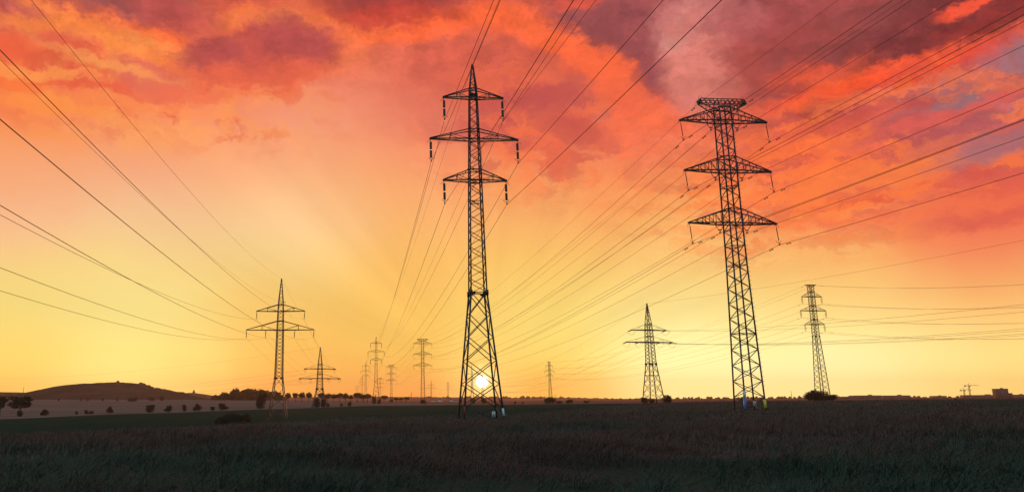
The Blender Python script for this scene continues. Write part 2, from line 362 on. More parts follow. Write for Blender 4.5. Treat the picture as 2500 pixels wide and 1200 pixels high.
M['far'] = ground_mat('hazed_fields', (.14, .045, .032), (.20, .065, .045), (.11, .045, .03), .006)  # horizon haze glow put into the base colour of far ground and ridge

# ------------------------------------------------------------------ terrain
def azpx(px): return math.atan2(px - PX, FPX * 1.0202)
#  column: photo x -> [(distance, height)]
TER = {
 -3.1416: [(0, 0), (60, .2), (200, 1), (600, 2), (1000, 2), (3000, 2)],
 -1.2: [(0, 0), (30, -.2), (90, -1.6), (200, -3), (330, -3), (1000, 3), (3000, 3)],
 azpx(-50): [(0, 0), (30, -.2), (60, -.8), (95, -2.1), (200, -4.0), (300, -4.4), (600, -.4), (1000, 4.4), (1500, 3), (3000, 0)],
 azpx(350): [(0, 0), (30, -.15), (60, -.6), (110, -2.2), (210, -3.6), (320, -3.1), (600, -.6), (1000, 3.6), (1500, 2), (3000, 0)],
 azpx(680): [(0, 0), (30, -.1), (60, -.4), (130, -2.3), (210, -3.3), (330, -2.0), (600, -.3), (900, 1.9), (1500, 0), (3000, 0)],
 azpx(930): [(0, 0), (30, -.05), (60, -.3), (120, -1.2), (210, -1.8), (350, -.9), (600, -.3), (900, -.6), (1500, -.8), (3000, 0)],
 azpx(1170): [(0, 0), (30, 0), (80, -.45), (110, -.6), (200, -.9), (350, -.6), (600, -1.6), (1000, -1.2), (1500, -.8), (3000, 0)],
 azpx(1500): [(0, 0), (30, .05), (90, -.05), (175, 0), (300, 0), (400, -.6), (600, -.4), (1000, -.6), (3000, 0)],
 azpx(1830): [(0, 0), (30, .05), (92, .05), (150, .3), (250, .75), (320, .6), (500, -.2), (1000, 0), (3000, 0)],
 azpx(2500): [(0, 0), (30, .1), (92, .3), (150, .7), (240, 1.2), (320, .9), (500, 0), (1000, 0), (3000, 0)],
 1.2: [(0, 0), (60, .3), (150, 1), (250, 1.8), (500, 1), (1000, 1), (3000, 1)],
 3.1416: [(0, 0), (60, .2), (200, 1), (600, 2), (1000, 2), (3000, 2)],
}
_A = np.array(list(TER.keys())); _LG = np.linspace(0, math.log(1 + 3000 / 12.), 260)
_Z = []
for c in TER.values():
    z = np.interp(_LG, [math.log(1 + d / 12.) for d, _ in c], [h for _, h in c])
    k = np.exp(-np.linspace(-2.2, 2.2, 23) ** 2); k /= k.sum()
    _Z.append(np.convolve(np.pad(z, 11, mode='edge'), k, mode='valid'))
_Z = np.array(_Z)
def ground(x, y):
    x = np.asarray(x, float); y = np.asarray(y, float)
    d = np.hypot(x, y); a = np.arctan2(x, y)
    lg = np.clip(np.log(1 + d / 12.), 0, _LG[-1]) / _LG[-1] * (len(_LG) - 1)
    j = np.clip(lg.astype(int), 0, len(_LG) - 2); f = lg - j
    i = np.clip(np.searchsorted(_A, a) - 1, 0, len(_A) - 2)
    t = np.clip((a - _A[i]) / (_A[i + 1] - _A[i]), 0, 1); t = t * t * (3 - 2 * t)
    z = (_Z[i, j] * (1 - f) + _Z[i, j + 1] * f) * (1 - t) + (_Z[i + 1, j] * (1 - f) + _Z[i + 1, j + 1] * f) * t
    near = np.exp(-d / 160.)
    z = z + near * (.07 * np.sin(x * .31 + 1.3) * np.cos(y * .23) + .05 * np.sin(x * .83 + y * .41) + .04 * np.sin(y * .9 - x * .3))
    return z
def gz(x, y): return float(ground(x, y))

# field boundaries: distance from the camera by azimuth
def curve(pts):
    a = np.array([p[0] for p in pts]); d = np.array([p[1] for p in pts])
    return lambda ph: np.interp(ph, a, d)
B1 = curve([(-3.15, 120), (-1.2, 70), (azpx(-50), 80), (azpx(350), 104), (azpx(560), 128), (azpx(700), 150), (azpx(930), 128), (azpx(1170), 108), (azpx(1330), 118), (azpx(1500), 175), (azpx(1700), 250), (azpx(2000), 280), (1.2, 300), (3.15, 120)])
B2 = curve([(-3.15, 320), (-1.2, 280), (azpx(-50), 292), (azpx(350), 312), (azpx(700), 335), (azpx(930), 352), (azpx(1170), 345), (azpx(1500), 330), (azpx(1830), 350), (azpx(2500), 350), (3.15, 350)])
B3 = curve([(-3.15, 1000), (azpx(0), 1000), (azpx(500), 960), (azpx(700), 840), (azpx(930), 640), (azpx(1060), 520), (azpx(1200), 420), (azpx(1500), 420), (3.15, 420)])
PH = np.concatenate([np.linspace(-math.pi, -.75, 60, endpoint=False), np.linspace(-.75, .95, 420, endpoint=False), np.linspace(.95, math.pi, 60)])
def sheet(name, d0, d1, n, mt, power=1.0):
    t = np.linspace(0, 1, n) ** power
    D = d0(PH)[None, :] * (1 - t)[:, None] + d1(PH)[None, :] * t[:, None]
    X = D * np.sin(PH)[None, :]; Y = D * np.cos(PH)[None, :]
    V = np.stack([X, Y, ground(X, Y)], -1).reshape(-1, 3); m = len(PH)
    i, j = np.meshgrid(np.arange(n - 1), np.arange(m - 1), indexing='ij'); a = (i * m + j).ravel()
    o = mesh_np(name, V, np.stack([a, a + m, a + m + 1, a + 1], 1), mt, None, True)
    tag(o, kind='structure'); return o
const = lambda v: (lambda ph: np.full_like(ph, v))
sheet('meadow_ground', const(0.4), B1, 120, M['soil'], 1.8)
sheet('green_field', B1, B2, 50, M['crop'])
sheet('stubble_field', B2, B3, 50, M['stubble'])
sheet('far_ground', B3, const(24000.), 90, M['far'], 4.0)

# hills: a mound to the left, a long low rise across the distance
HILL_SKY = None
def hill(name, prof, d, depth, mt, n=120, rows=24, base=-6.0, rough=0.0, seed=1):
    """prof: skyline as (photo x, photo y); the hill gets its real distance, height and depth"""
    P = [at(px, py, d) for px, py in prof]
    xs = np.array([p.x for p in P]); zs = np.array([p.z for p in P])
    X = np.linspace(xs[0], xs[-1], n); Z = np.interp(X, xs, zs)
    k = np.array([1, 2, 3, 2, 1.]) / 9; Z = np.convolve(np.pad(Z, 2, mode='edge'), k, mode='valid')
    if rough:
        r = np.random.default_rng(seed); Z = Z + np.convolve(r.normal(0, rough, n + 4), np.ones(5) / 5, mode='valid')
    if name == 'hill':
        global HILL_SKY; HILL_SKY = (X, Z)
    V = []
    for s in np.linspace(-1, 1, rows):
        prof_s = (1 - s * s) ** 1.3
        zz = base + (Z - base) * prof_s
        for x, z in zip(X, zz): V.append((x * (1 + s * depth / d), d + s * depth, z))
    i, j = np.meshgrid(np.arange(rows - 1), np.arange(n - 1), indexing='ij'); a = (i * n + j).ravel()
    o = mesh_np(name, V, np.stack([a, a + 1, a + n + 1, a + n], 1), mt, None, True)
    tag(o, kind='structure'); return o
hill('hill', [(-40, 978), (30, 966), (62, 957), (100, 950), (130, 943), (180, 937), (240, 934), (288, 932), (320, 934), (345, 936), (365, 944), (385, 949), (410, 953), (440, 959), (462, 962), (500, 970), (560, 980)], 1250, 330, M['hill'], 220, rough=.55)
hill('low_ridge', [(-200, 962), (0, 956), (60, 957), (130, 962), (250, 965), (400, 962), (440, 960), (465, 957), (490, 960), (530, 966), (600, 968), (700, 972)], 1900, 250, M['hill'], 120)
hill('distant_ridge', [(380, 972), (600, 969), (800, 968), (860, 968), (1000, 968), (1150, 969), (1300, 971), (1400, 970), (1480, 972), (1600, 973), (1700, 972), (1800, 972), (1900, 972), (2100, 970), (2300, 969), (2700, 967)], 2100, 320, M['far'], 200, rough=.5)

# ------------------------------------------------------------------ foliage
def leaf_cloud(centres, radii, n, size, seed):
    """n leaf clumps spread through several lobes; returns V, Q"""
    r = np.random.default_rng(seed)
    centres = np.asarray(centres, float); radii = np.asarray(radii, float)
    w = radii.prod(1) ** .8; w /= w.sum()
    k = r.choice(len(centres), n, p=w)
    u = r.normal(size=(n, 3)); u /= np.linalg.norm(u, axis=1)[:, None]
    rad = r.random(n) ** .42
    c = centres[k] + u * radii[k] * rad[:, None] * (1 + .12 * r.normal(size=n))[:, None]
    a = r.normal(size=(n, 3)); a /= np.linalg.norm(a, axis=1)[:, None]
    b = np.cross(a, r.normal(size=(n, 3))); b /= np.linalg.norm(b, axis=1)[:, None]
    s = size * (.5 + r.random(n))[:, None]
    V = np.stack([c - a * s, c + b * s * .6, c + a * s, c - b * s * .6], 1).reshape(-1, 3)
    return V, np.arange(4 * n).reshape(-1, 4)
def trunk(mb, base, top, r0, limbs, seed):
    r = random.Random(seed); base, top = Vector(base), Vector(top)
    mid = base.lerp(top, .5) + Vector((r.uniform(-.05, .05), r.uniform(-.05, .05), 0)) * (top - base).length
    mb.tube([base, mid, top], [r0, r0 * .75, r0 * .45], 7)
    for l in limbs:
        l = Vector(l); s = base.lerp(top, r.uniform(.55, .95))
        mb.tube([s, s.lerp(l, .5) + Vector((0, 0, .06 * (l - s).length)), l], [r0 * .4, r0 * .28, r0 * .1], 5)
def plant(name, kind, seed):
    """a master tree or bush one metre tall; parts trunk and crown"""
    r = np.random.default_rng(seed); e = empty(name, (0, 0, 0))
    if kind == 'round':      # small roadside tree: short bare trunk and a round crown
        cs = [(0, 0, .68)] + [(.2 * math.cos(t) * r.uniform(.6, 1), .2 * math.sin(t) * r.uniform(.6, 1), r.uniform(.58, .80)) for t in np.linspace(0, 6.0, 7)]
        rs = [(.26, .26, .26)] + [(r.uniform(.12, .18),) * 3 for _ in range(7)]; n, sz = 1100, .04; th, r0 = .62, .035
    elif kind == 'bush':     # broad shrub to the ground
        cs = [(0, 0, .38)] + [(r.uniform(-.45, .45), r.uniform(-.35, .35), r.uniform(.22, .72)) for _ in range(9)]
        rs = [(.55, .45, .38)] + [(r.uniform(.16, .30), r.uniform(.16, .28), r.uniform(.14, .26)) for _ in range(9)]; n, sz = 2200, .042; th, r0 = .45, .04
    elif kind == 'thicket':  # wide low thicket
        cs = [(r.uniform(-1.1, 1.1), r.uniform(-.5, .5), r.uniform(.2, .55)) for _ in range(13)] + [(-.5, 0, .5), (.1, 0, .56), (.6, 0, .5)]
        rs = [(r.uniform(.3, .5), r.uniform(.25, .4), r.uniform(.2, .34)) for _ in range(13)] + [(.62, .42, .42)] * 3; n, sz = 6500, .042; th, r0 = .4, .04
    else:                    # open field tree with spreading crown and gaps
        cs = [(r.uniform(-.36, .36), r.uniform(-.36, .36), r.uniform(.42, .86)) for _ in range(15)]
        rs = [(r.uniform(.10, .2), r.uniform(.10, .2), r.uniform(.08, .14)) for _ in range(15)] + [(.3, .3, .2)]; cs.append((0, 0, .68)); n, sz = 2400, .034; th, r0 = .55, .035
    V, Q = leaf_cloud(cs, rs, n, sz, seed); V[:, 2] = np.maximum(V[:, 2], .02 if kind in ('bush', 'thicket') else .2)
    V[:, 2] *= 1.0 / V[:, 2].max()
    mb = MB(); trunk(mb, (0, 0, -.05), (0, 0, th), r0, [c for c in cs[1:8]], seed)
    mb.build('trunk', M['bark'], e, True)
    mesh_np('crown', V, Q, M['leaf'] if kind in ('round', 'open') else M['hedge'], e)
    return e
PL = {k: [plant(nm, k, s + i) for i in range(c)] for k, nm, s, c in (('round', 'roadside_tree', 20, 3), ('bush', 'bush', 40, 4), ('thicket', 'thicket', 60, 3), ('open', 'field_tree', 80, 2))}
_used = {}
def put_plant(kind, px, py_base, d, w_px, h_px, label, cat, group, tilt=0.0):
    k = _used.get(kind, 0); _used[kind] = k + 1
    src = PL[kind][k % len(PL[kind])]
    o = src if k < len(PL[kind]) else copy_tree(src)
    p = at(px, py_base, d); z = gz(p.x, d)
    m = d / 1900.; W0 = {'round': .62, 'bush': 1.35, 'thicket': 2.9, 'open': 1.0}[kind]
    h = 1.12 * h_px * m + max(0.0, p.z - z); w = 1.2 * w_px * m
    o.location = (p.x, d, z - .02 * h); o.rotation_euler = (0, tilt, (k * 2.4) % 6.28 if kind != 'thicket' else .3 * math.sin(k * 2.1) + math.pi * (k % 2))
    o.scale = (w / W0, w / W0, h)
    tag(o, label, cat, group); return o
# roadside row of small round trees along the stubble's far edge
RT = [(703, 972, 14, 'leftmost small round tree of the roadside row, just right of the wood'), (721, 972, 14, 'second small round tree of the roadside row right of the wood'), (737, 972, 16, 'third small round tree of the roadside row, taller than its neighbours'), (754, 972, 15, 'fourth round roadside tree, just left of the short angle pylon'), (785, 974, 16, 'round roadside tree seen between the legs of the short angle pylon'), (800, 975, 16, 'round roadside tree just right of the short angle pylon'), (814, 975, 14, 'thin small roadside tree in the gap beside the angle pylon'), (829, 976, 17, 'wider roadside tree midway along the open roadside row'), (843, 976, 17, 'heart shaped roadside tree midway along the row'), (857, 976, 13, 'smallest faint roadside tree in the middle of the row'), (872, 977, 19, 'tall dark roadside tree left of the cluster of far pylons'), (886, 978, 17, 'roadside tree under the far pale pylons'), (898, 979, 18, 'broad roadside tree under the far pale pylons'), (938, 981, 16, 'roadside tree between the two nearest far pylons'), (967, 981, 12, 'low roadside tree right of the flat topped far pylon'), (979, 981, 11, 'lowest roadside tree near the thin mast'), (992, 982, 13, 'last small roadside tree before the thin mast')]
for px, pb, h, lab in RT: put_plant('round', px, pb, 620, h * .95, h, lab, 'tree', 'round trees along the far road')
BU = [(0, 1012, 288, 26, 44, 'open', 'tall open tree cut by the left edge of the picture', 'tree'), (48, 1012, 288, 52, 44, 'open', 'big open tree with two crowns at the left of the stubble field', 'tree'),
 (48, 1012, 288, 15, 11, 'bush', 'small dark bush at the foot of the big open tree on the left'), (111, 1010, 292, 21, 12, 'bush', 'dark rounded bush on the green field edge right of the big open tree'), (187, 1009, 296, 8, 6, 'bush', 'tiny low bush left of the little forked shrub on the field edge'), (210, 1008, 298, 9, 9, 'bush', 'little forked shrub on the field edge'), (222, 1007, 299, 14, 5, 'bush', 'flat low shrub beside the little forked shrub'), (266, 1004, 305, 16, 13, 'bush', 'dark dome shaped bush alone on the field edge below the hill top'), (366, 1001, 312, 25, 14, 'bush', 'slanting dark bush on the field edge below the hill right slope'), (412, 999, 316, 18, 11, 'bush', 'low rounded bush right of the slanting bush'), (450, 998, 320, 11, 12, 'bush', 'ragged upright bush between two rounded bushes'), (484, 997, 322, 19, 13, 'bush', 'dense round bush on the field edge, darkest of the row'), (519, 996, 325, 14, 5, 'bush', 'low flat bush left of the wedge shaped bush'), (543, 995, 328, 24, 12, 'bush', 'wedge shaped bush rising to the right on the field edge'),
 (323, 978, 700, 26, 8, 'bush', 'dark clump far up the stubble field below the hill'), (368, 975, 760, 14, 7, 'bush', 'small clump at the top of the stubble field under the hill'), (395, 975, 760, 10, 7, 'bush', 'tiny clump at the top of the stubble field, right of its twin'), (143, 977, 720, 5, 6, 'bush', 'speck of a bush far left on the stubble field'), (198, 977, 720, 5, 6, 'bush', 'speck of a bush left of centre on the stubble field'), (215, 977, 720, 5, 6, 'bush', 'speck of a bush high on the stubble field below the hill'), (250, 977, 720, 5, 6, 'bush', 'speck of a bush on the stubble field beside the dark clump'), (286, 976, 720, 5, 7, 'bush', 'upright speck of a bush left of the dark clump'),
 (637, 992, 335, 26, 35, 'bush', 'tall oval tree standing on the stubble just left of the two armed left pylon', 'tree'),
 (563, 1026, 150, 46, 20, 'thicket', 'blackish thicket in the green field left of the tall left pylon'), (545, 1027, 146, 34, 14, 'thicket', 'lower thicket on the left flank of the blackish thicket'), (598, 1027, 152, 24, 18, 'bush', 'rounded bush on the right flank of the blackish thicket'),
 (774, 991, 345, 18, 20, 'bush', 'dark bush at the left foot of the short angle pylon'), (790, 991, 345, 16, 19, 'bush', 'dark bush at the right foot of the short angle pylon'), (801, 990, 350, 8, 7, 'bush', 'tiny bush just right of the short angle pylon feet'), (834, 989, 355, 7, 6, 'bush', 'small bush alone on the field edge right of the angle pylon'), (853, 989, 355, 11, 9, 'bush', 'small leaning bush on the field edge right of the angle pylon'),
 (913, 978, 440, 13, 14, 'bush', 'dark cone shaped shrub at the foot of the far pointed pylon'), (926, 978, 452, 12, 6, 'bush', 'low shrub right of the far pointed pylon'), (955, 981, 600, 11, 8, 'bush', 'low shrub at the foot of the small flat topped far pylon'), (1034, 992, 462, 16, 10, 'bush', 'dark shrub at the foot of the flat topped far pylon'),
 (1155, 984, 600, 14, 12, 'bush', 'dark shrub under the faint pylon left of the sun'), (1181, 984, 600, 18, 13, 'bush', 'dark rounded shrub right under the setting sun'),
 (1343, 984, 400, 30, 17, 'thicket', 'dense dark thicket at the foot of the small pylon right of the sun'), (1366, 984, 410, 20, 7, 'bush', 'low bush right of the dense dark thicket'), (1390, 984, 420, 20, 9, 'bush', 'rounded faint bush to the right of the low bush'), (1432, 984, 430, 15, 6, 'bush', 'small low bush on the red horizon strip'), (1258, 984, 420, 7, 5, 'bush', 'pair of tiny bushes on the red horizon strip right of the sun'), (1276, 984, 420, 6, 4, 'bush', 'tiny single bush on the red horizon strip'),
 (1574, 984, 262, 18, 15, 'bush', 'dark bush at the left foot of the spire pylon'), (1591, 985, 262, 14, 9, 'bush', 'low bush between the legs of the spire pylon'), (1630, 983, 262, 26, 19, 'bush', 'tall spiky bush at the right foot of the spire pylon'),
 (2000, 980, 236, 64, 25, 'thicket', 'broad dome shaped thicket hiding the feet of the right pylon'), (1988, 980, 238, 26, 27, 'bush', 'upright bush forming the left top of the dome shaped thicket'), (2032, 979, 236, 26, 15, 'bush', 'low bush trailing off right of the dome shaped thicket'),
 (1813, 974, 300, 12, 4, 'bush', 'low far bush seen between the legs of the tall right pylon')]
for b in BU:
    px, pb, d, w, h, kind, lab = b[:7]
    put_plant(kind, px, pb, d, w, h, lab, b[7] if len(b) > 7 else 'bush', 'trees in the fields' if kind == 'open' else 'bushes and thickets in the fields')

def canopy(name, x0, x1, d, depth, h, n_lobes, n_leaf, size, seed, label, cat):
    """a far wood that reads as one mass: many crowns of leaf clumps standing on the ground"""
    r = np.random.default_rng(seed); cs, rs = [], []
    a, b = at(x0, 970, d).x, at(x1, 970, d).x
    for i in range(n_lobes):
        x = r.uniform(a, b); y = d + r.uniform(-depth, depth); s = r.uniform(.55, 1.0)
        edge = min(1.0, .45 + 2.5 * min(x - a, b - x) / (b - a + 1e-6))
        H = h(x) if callable(h) else h
        H *= s * edge; z = gz(x, y) if d < 1000 else -1
        cs += [(x, y, z + H * .62), (x + r.uniform(-.3, .3) * H, y, z + H * .3)]
        rs += [(H * .42, H * .42, H * .38), (H * .45, H * .45, H * .32)]
    V, Q = leaf_cloud(cs, rs, n_leaf, size, seed + 1)
    o = mesh_np(name, V, Q, M['leaf'] if d < 1000 else M['hazed_leaf']); tag(o, label, cat, kind='stuff'); return o
canopy('woodland', 528, 698, 880, 22, 13.5, 70, 30000, .95, 5, 'dark wood of rounded trees in one mass at the far edge of the stubble', 'wood')
for k, (x0, x1, hh) in enumerate(((344, 362, 4.5), (362, 372, 3.5), (378, 396, 4.0), (398, 424, 3.5), (430, 452, 4.0), (20, 34, 5.0))):
    pm = at((x0 + x1) / 2, 940, 1250); V_, R_ = [], []
    for q in range(5):
        xx = at(x0 + (x1 - x0) * (q + .5) / 5, 940, 1250).x; zz = float(np.interp(xx, *HILL_SKY)) - 1.2
        V_.append((xx, 1250 + rng.uniform(-6, 6), zz + hh * .3)); R_.append((hh * .7, hh * .6, hh * rng.uniform(.35, .6)))
    Vv, Qq = leaf_cloud(V_, R_, 1500, .75, 300 + k)
    tag(mesh_np('scrub', Vv, Qq, M['leaf']), ('scrub at the start of the hill right slope', 'small tuft of scrub on the hill right slope', 'scrub halfway down the hill right slope', 'longer scrub low on the hill right slope', 'lowest scrub where the hill meets the low ridge', 'scrub at the left foot of the hill')[k], 'scrub', 'scrub on the hill')
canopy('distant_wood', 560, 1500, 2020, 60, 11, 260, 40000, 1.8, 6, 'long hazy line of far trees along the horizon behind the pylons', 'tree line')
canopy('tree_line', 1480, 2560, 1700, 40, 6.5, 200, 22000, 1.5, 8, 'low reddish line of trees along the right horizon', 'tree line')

# ------------------------------------------------------------------ pylons
def interp_hw(sec, z):
    return float(np.interp(z, [s[0] for s in sec], [s[1] for s in sec]))
CORN = ((-1, -1), (1, -1), (1, 1), (-1, 1))
def zpanels(z0, z1, h):
    n = max(1, round((z1 - z0) / h)); return [z0 + (z1 - z0) * i / n for i in range(n + 1)]
def lattice(mb, sec, z0, z1, h, w, style='zig', flip=0):
    zs = zpanels(z0, z1, h)
    for k in range(len(zs) - 1):
        a, b = zs[k], zs[k + 1]; ha, hb = interp_hw(sec, a), interp_hw(sec, b)
        for f in range(4):
            c0, c1 = CORN[f], CORN[(f + 1) % 4]
            A0 = (c0[0] * ha, c0[1] * ha, a); A1 = (c1[0] * ha, c1[1] * ha, a)
            B0 = (c0[0] * hb, c0[1] * hb, b); B1_ = (c1[0] * hb, c1[1] * hb, b)
            if style == 'x' or (style == 'xz' and f in (0, 2)): mb.bar(A0, B1_, w); mb.bar(A1, B0, w)
            elif (k + f + flip) % 2: mb.bar(A0, B1_, w)
            else: mb.bar(A1, B0, w)
def diaphragm(mb, sec, z, w):
    h = interp_hw(sec, z)
    for f in range(4):
        c0, c1 = CORN[f], CORN[(f + 1) % 4]; mb.bar((c0[0] * h, c0[1] * h, z), (c1[0] * h, c1[1] * h, z), w)
    mb.bar((-h, -h, z), (h, h, z), w * .8)
def legs(root, sec, w, zb):
    """four corner members, following the taper of the body"""
    for cx, cy in CORN:
        mb = MB(); pts = [(cx * hw, cy * hw, z) for z, hw in sec]
        for a, b in zip(pts[:-1], pts[1:]): mb.bar(a, b, w if a[2] < zb else w * .8)
        leg = mb.build('leg', M['steel'], root)
        f = MB(); f.box((cx * sec[0][1], cy * sec[0][1], sec[0][0]), (.42, .42, .6)); f.build('footing', M['conc'], leg)
def arm(root, sec, zb, zt, half, w, nweb=4, flat=False, tie=1.0):
    """crossarm: two bottom booms and two top ties meeting at each tip"""
    mb = MB(); hb, ht = interp_hw(sec, zb), interp_hw(sec, zt)
    for s in (-1, 1):
        tip = Vector((s * half, 0, zb + (.0 if flat else .06)))
        for y in (-1, 1):
            b0 = Vector((s * hb, y * hb, zb)); t0 = Vector((s * ht, y * ht, zt))
            tb = tip + Vector((0, y * .10, 0))
            mb.bar(b0, tb, w * 1.25); mb.bar(t0, tip + Vector((0, y * .07, .10)), w * tie)
            for i in range(1, nweb):
                f = i / nweb; pb, pt = b0.lerp(tb, f), t0.lerp(tip, f)
                mb.bar(pb, pt, w * .55 * tie)
                mb.bar(b0.lerp(tb, (i - 1) / nweb), pt, w * .5 * tie)
        for i in range(nweb):
            f0, f1 = i / nweb, (i + 1) / nweb
            p = [Vector((s * hb, y * hb, zb)).lerp(tip + Vector((0, y * .1, 0)), f) for y, f in ((-1, f0), (1, f1))]
            if i % 2: p = [Vector((v.x, -v.y, v.z)) for v in p]
            mb.bar(p[0], p[1], w * .5)
        mb.box((tip.x, 0, tip.z), (.28, .34, .22))
    for y in (-1, 1): mb.bar((-hb, y * hb, zb), (hb, y * hb, zb), w * 1.2); mb.bar((-ht, y * ht, zt), (ht, y * ht, zt), w)
    return mb.build('crossarm', M['steel'], root)
def insulator_units(mb, a, b, n_units, r, ndisc, seg=8):
    """porcelain strings with sheds between a and b"""
    a, b = Vector(a), Vector(b); d = b - a
    for u in range(n_units):
        p0, p1 = a + d * (u + .06) / n_units, a + d * (u + .94) / n_units
        pts, rad = [p0], [r * .4]
        for k in range(ndisc):
            f = (k + .2) / ndisc; g = (k + .55) / ndisc
            pts += [p0.lerp(p1, f), p0.lerp(p1, g)]; rad += [r, r * .62]
        pts.append(p1); rad.append(r * .4); mb.tube(pts, rad, seg)
def hang_insulator(root, x, z, ln, units=2, r=.13, lean=0.0, horn=True, twin=0.0, disc=7):
    top = Vector((x, 0, z)); bot = Vector((x + lean, 0, z - ln))
    mb = MB(); a = top.lerp(bot, .10); b = top.lerp(bot, .86)
    for dx in ((-twin, twin) if twin else (0,)):
        insulator_units(mb, a + Vector((dx, 0, 0)), b + Vector((dx, 0, 0)), units, r, disc)
    ins = mb.build('insulator', M['glass'], root, True)
    f = MB(); f.bar(b, bot, .06); f.box(bot + Vector((0, 0, .03)), (.12, .42, .12))
    if twin:
        f.bar(b - Vector((twin + .05, 0, 0)), b + Vector((twin + .05, 0, 0)), .06)
    if horn:
        s = 1 if x > 0 else -1
        f.tube([b + Vector((0, 0, -.12)), b + Vector((-s * .28, 0, .02)), b + Vector((-s * .42, 0, .16))], .025, 5)
        f.tube([b + Vector((0, 0, -.12)), b + Vector((s * .2, 0, .0)), b + Vector((s * .26, 0, .14))], .025, 5)
    f.build('clamp', M['fit'], ins)
    f = MB(); f.bar(top + Vector((0, 0, .03)), a, .05)
    if twin: f.bar(a - Vector((twin + .05, 0, 0)), a + Vector((twin + .05, 0, 0)), .06)
    if horn: f.tube([a, a + Vector((s * .25, 0, .08)), a + Vector((s * .38, 0, -.16))], .025, 5)
    f.build('hanger', M['fit'], ins)
    return (x + lean, 0, z - ln)
def v_insulator(root, xa, xb, z, ln):
    bot = Vector(((xa + xb) / 2, 0, z - ln + .35)); mb = MB()
    for x in (xa, xb):
        p = Vector((x, 0, z)); q = bot + Vector((.16 if x > bot.x else -.16, 0, .04))
        insulator_units(mb, p.lerp(q, .08), p.lerp(q, .92), 1, .055, 9, 6)
    ins = mb.build('insulator', M['glass'], root, True)
    f = MB(); f.bar(bot - Vector((.24, 0, 0)), bot + Vector((.24, 0, 0)), .12); f.bar(bot, bot - Vector((0, 0, .35)), .07); f.box(bot - Vector((0, 0, .33)), (.12, .36, .14))
    f.build('clamp', M['fit'], ins)
    return (bot.x, 0, z - ln)
def sign_at(root, p, nx, w, h):
    """white warning plate: yellow triangle with black bolt above a printed strip, facing -y"""
    mb = MB(); mb.box((p[0], p[1], p[2]), (w, .012, h)); s = mb.build('warning_sign', M['white'], root)
    y = p[1] - .012
    t = MB(); t.plate([(p[0] - w * .38, y, p[2] - h * .14), (p[0] + w * .38, y, p[2] - h * .14), (p[0], y, p[2] + h * .36)], .006); t.build('hazard_triangle', M['yellow'], s)
    b = MB(); y -= .006
    for q in (((.06, .26), (-.05, .10)), ((-.05, .10), (.05, .08)), ((.05, .08), (-.03, -.10))):
        b.bar((p[0] + q[0][0] * w, y, p[2] + q[0][1] * h), (p[0] + q[1][0] * w, y, p[2] + q[1][1] * h), .02, .006)
    b.build('hazard_bolt', M['black'], s)
    k = MB(); k.bar((p[0] - w * .36, y + .006, p[2] - h * .27), (p[0] + w * .36, y + .006, p[2] - h * .27), .006, .03); k.build('printed_line', M['black'], s)
    return s
def splice_plates(root, sec, z, sz):
    h = interp_hw(sec, z)
    for cx, cy in CORN:
        mb = MB(); mb.box((cx * h, cy * h, z), (sz * .55, sz * .55, sz)); mb.bar((cx * h, cy * h, z - sz * .2), (cx * (h - sz * .8), cy * h, z), .06, sz * .5)
        mb.build('splice_plate', M['plate'], root)
def body(root, sec, zones, dia, w, steps=False):
    mb = MB()
    for i in range(62 if steps else 0):
        z = 3 + i * .55; h = interp_hw(sec, z); mb.bar((h - .05, -h, z), (h + .30, -h - .02, z), .03)
    for z0, z1, h, st, fl, k in zones: lattice(mb, sec, z0, z1, h, w * k, st, fl)
    for z in dia: diaphragm(mb, sec, z, w)
    return mb.build('bracing', M['steel'], root)

PY_ATT = {}
def pylon_a(name):
    """pointed mast, three suspension arms, splayed braced base"""
    e = empty(name, (0, 0, 0))
    sec = [(-.3, 2.08), (13.2, .84), (25.5, .63), (30.3, .52), (35.3, .41), (36.4, .36), (39.2, .07)]
    legs(e, sec, .165, 13)
    body(e, sec, [(-.2, 1.25, 1.5, 'zig', 0, 1.0), (1.25, 13.2, 2.39, 'xz', 0, 1.05), (13.2, 25.5, .88, 'zig', 0, .8), (25.5, 35.3, .68, 'zig', 1, .75), (35.3, 39.0, .55, 'zig', 0, .65)], (13.2, 23.2, 25.5, 26.8, 30.3, 31.5, 35.3, 36.3), .078)
    splice_plates(e, sec, 13.15, .55)
    att = []
    for z, zt, h in ((35.25, 36.35, 3.3), (30.35, 31.5, 4.85), (25.6, 26.8, 3.42)):
        arm(e, sec, z, zt, h, .10, 2)
        for s in (-1, 1): att.append(hang_insulator(e, s * h, z, 2.62, 2, .165, .03))
    mb = MB(); mb.box((0, 0, 35.55), (.62, .62, .45)); mb.build('mast_box', M['plate'], e)
    mb = MB(); mb.box((0, 0, 39.2), (.22, .22, .3)); mb.bar((0, -.25, 39.25), (0, .25, 39.25), .07); mb.build('earth_wire_clamp', M['fit'], e)
    att.append((0, 0, 39.25)); PY_ATT['a'] = att
    return e
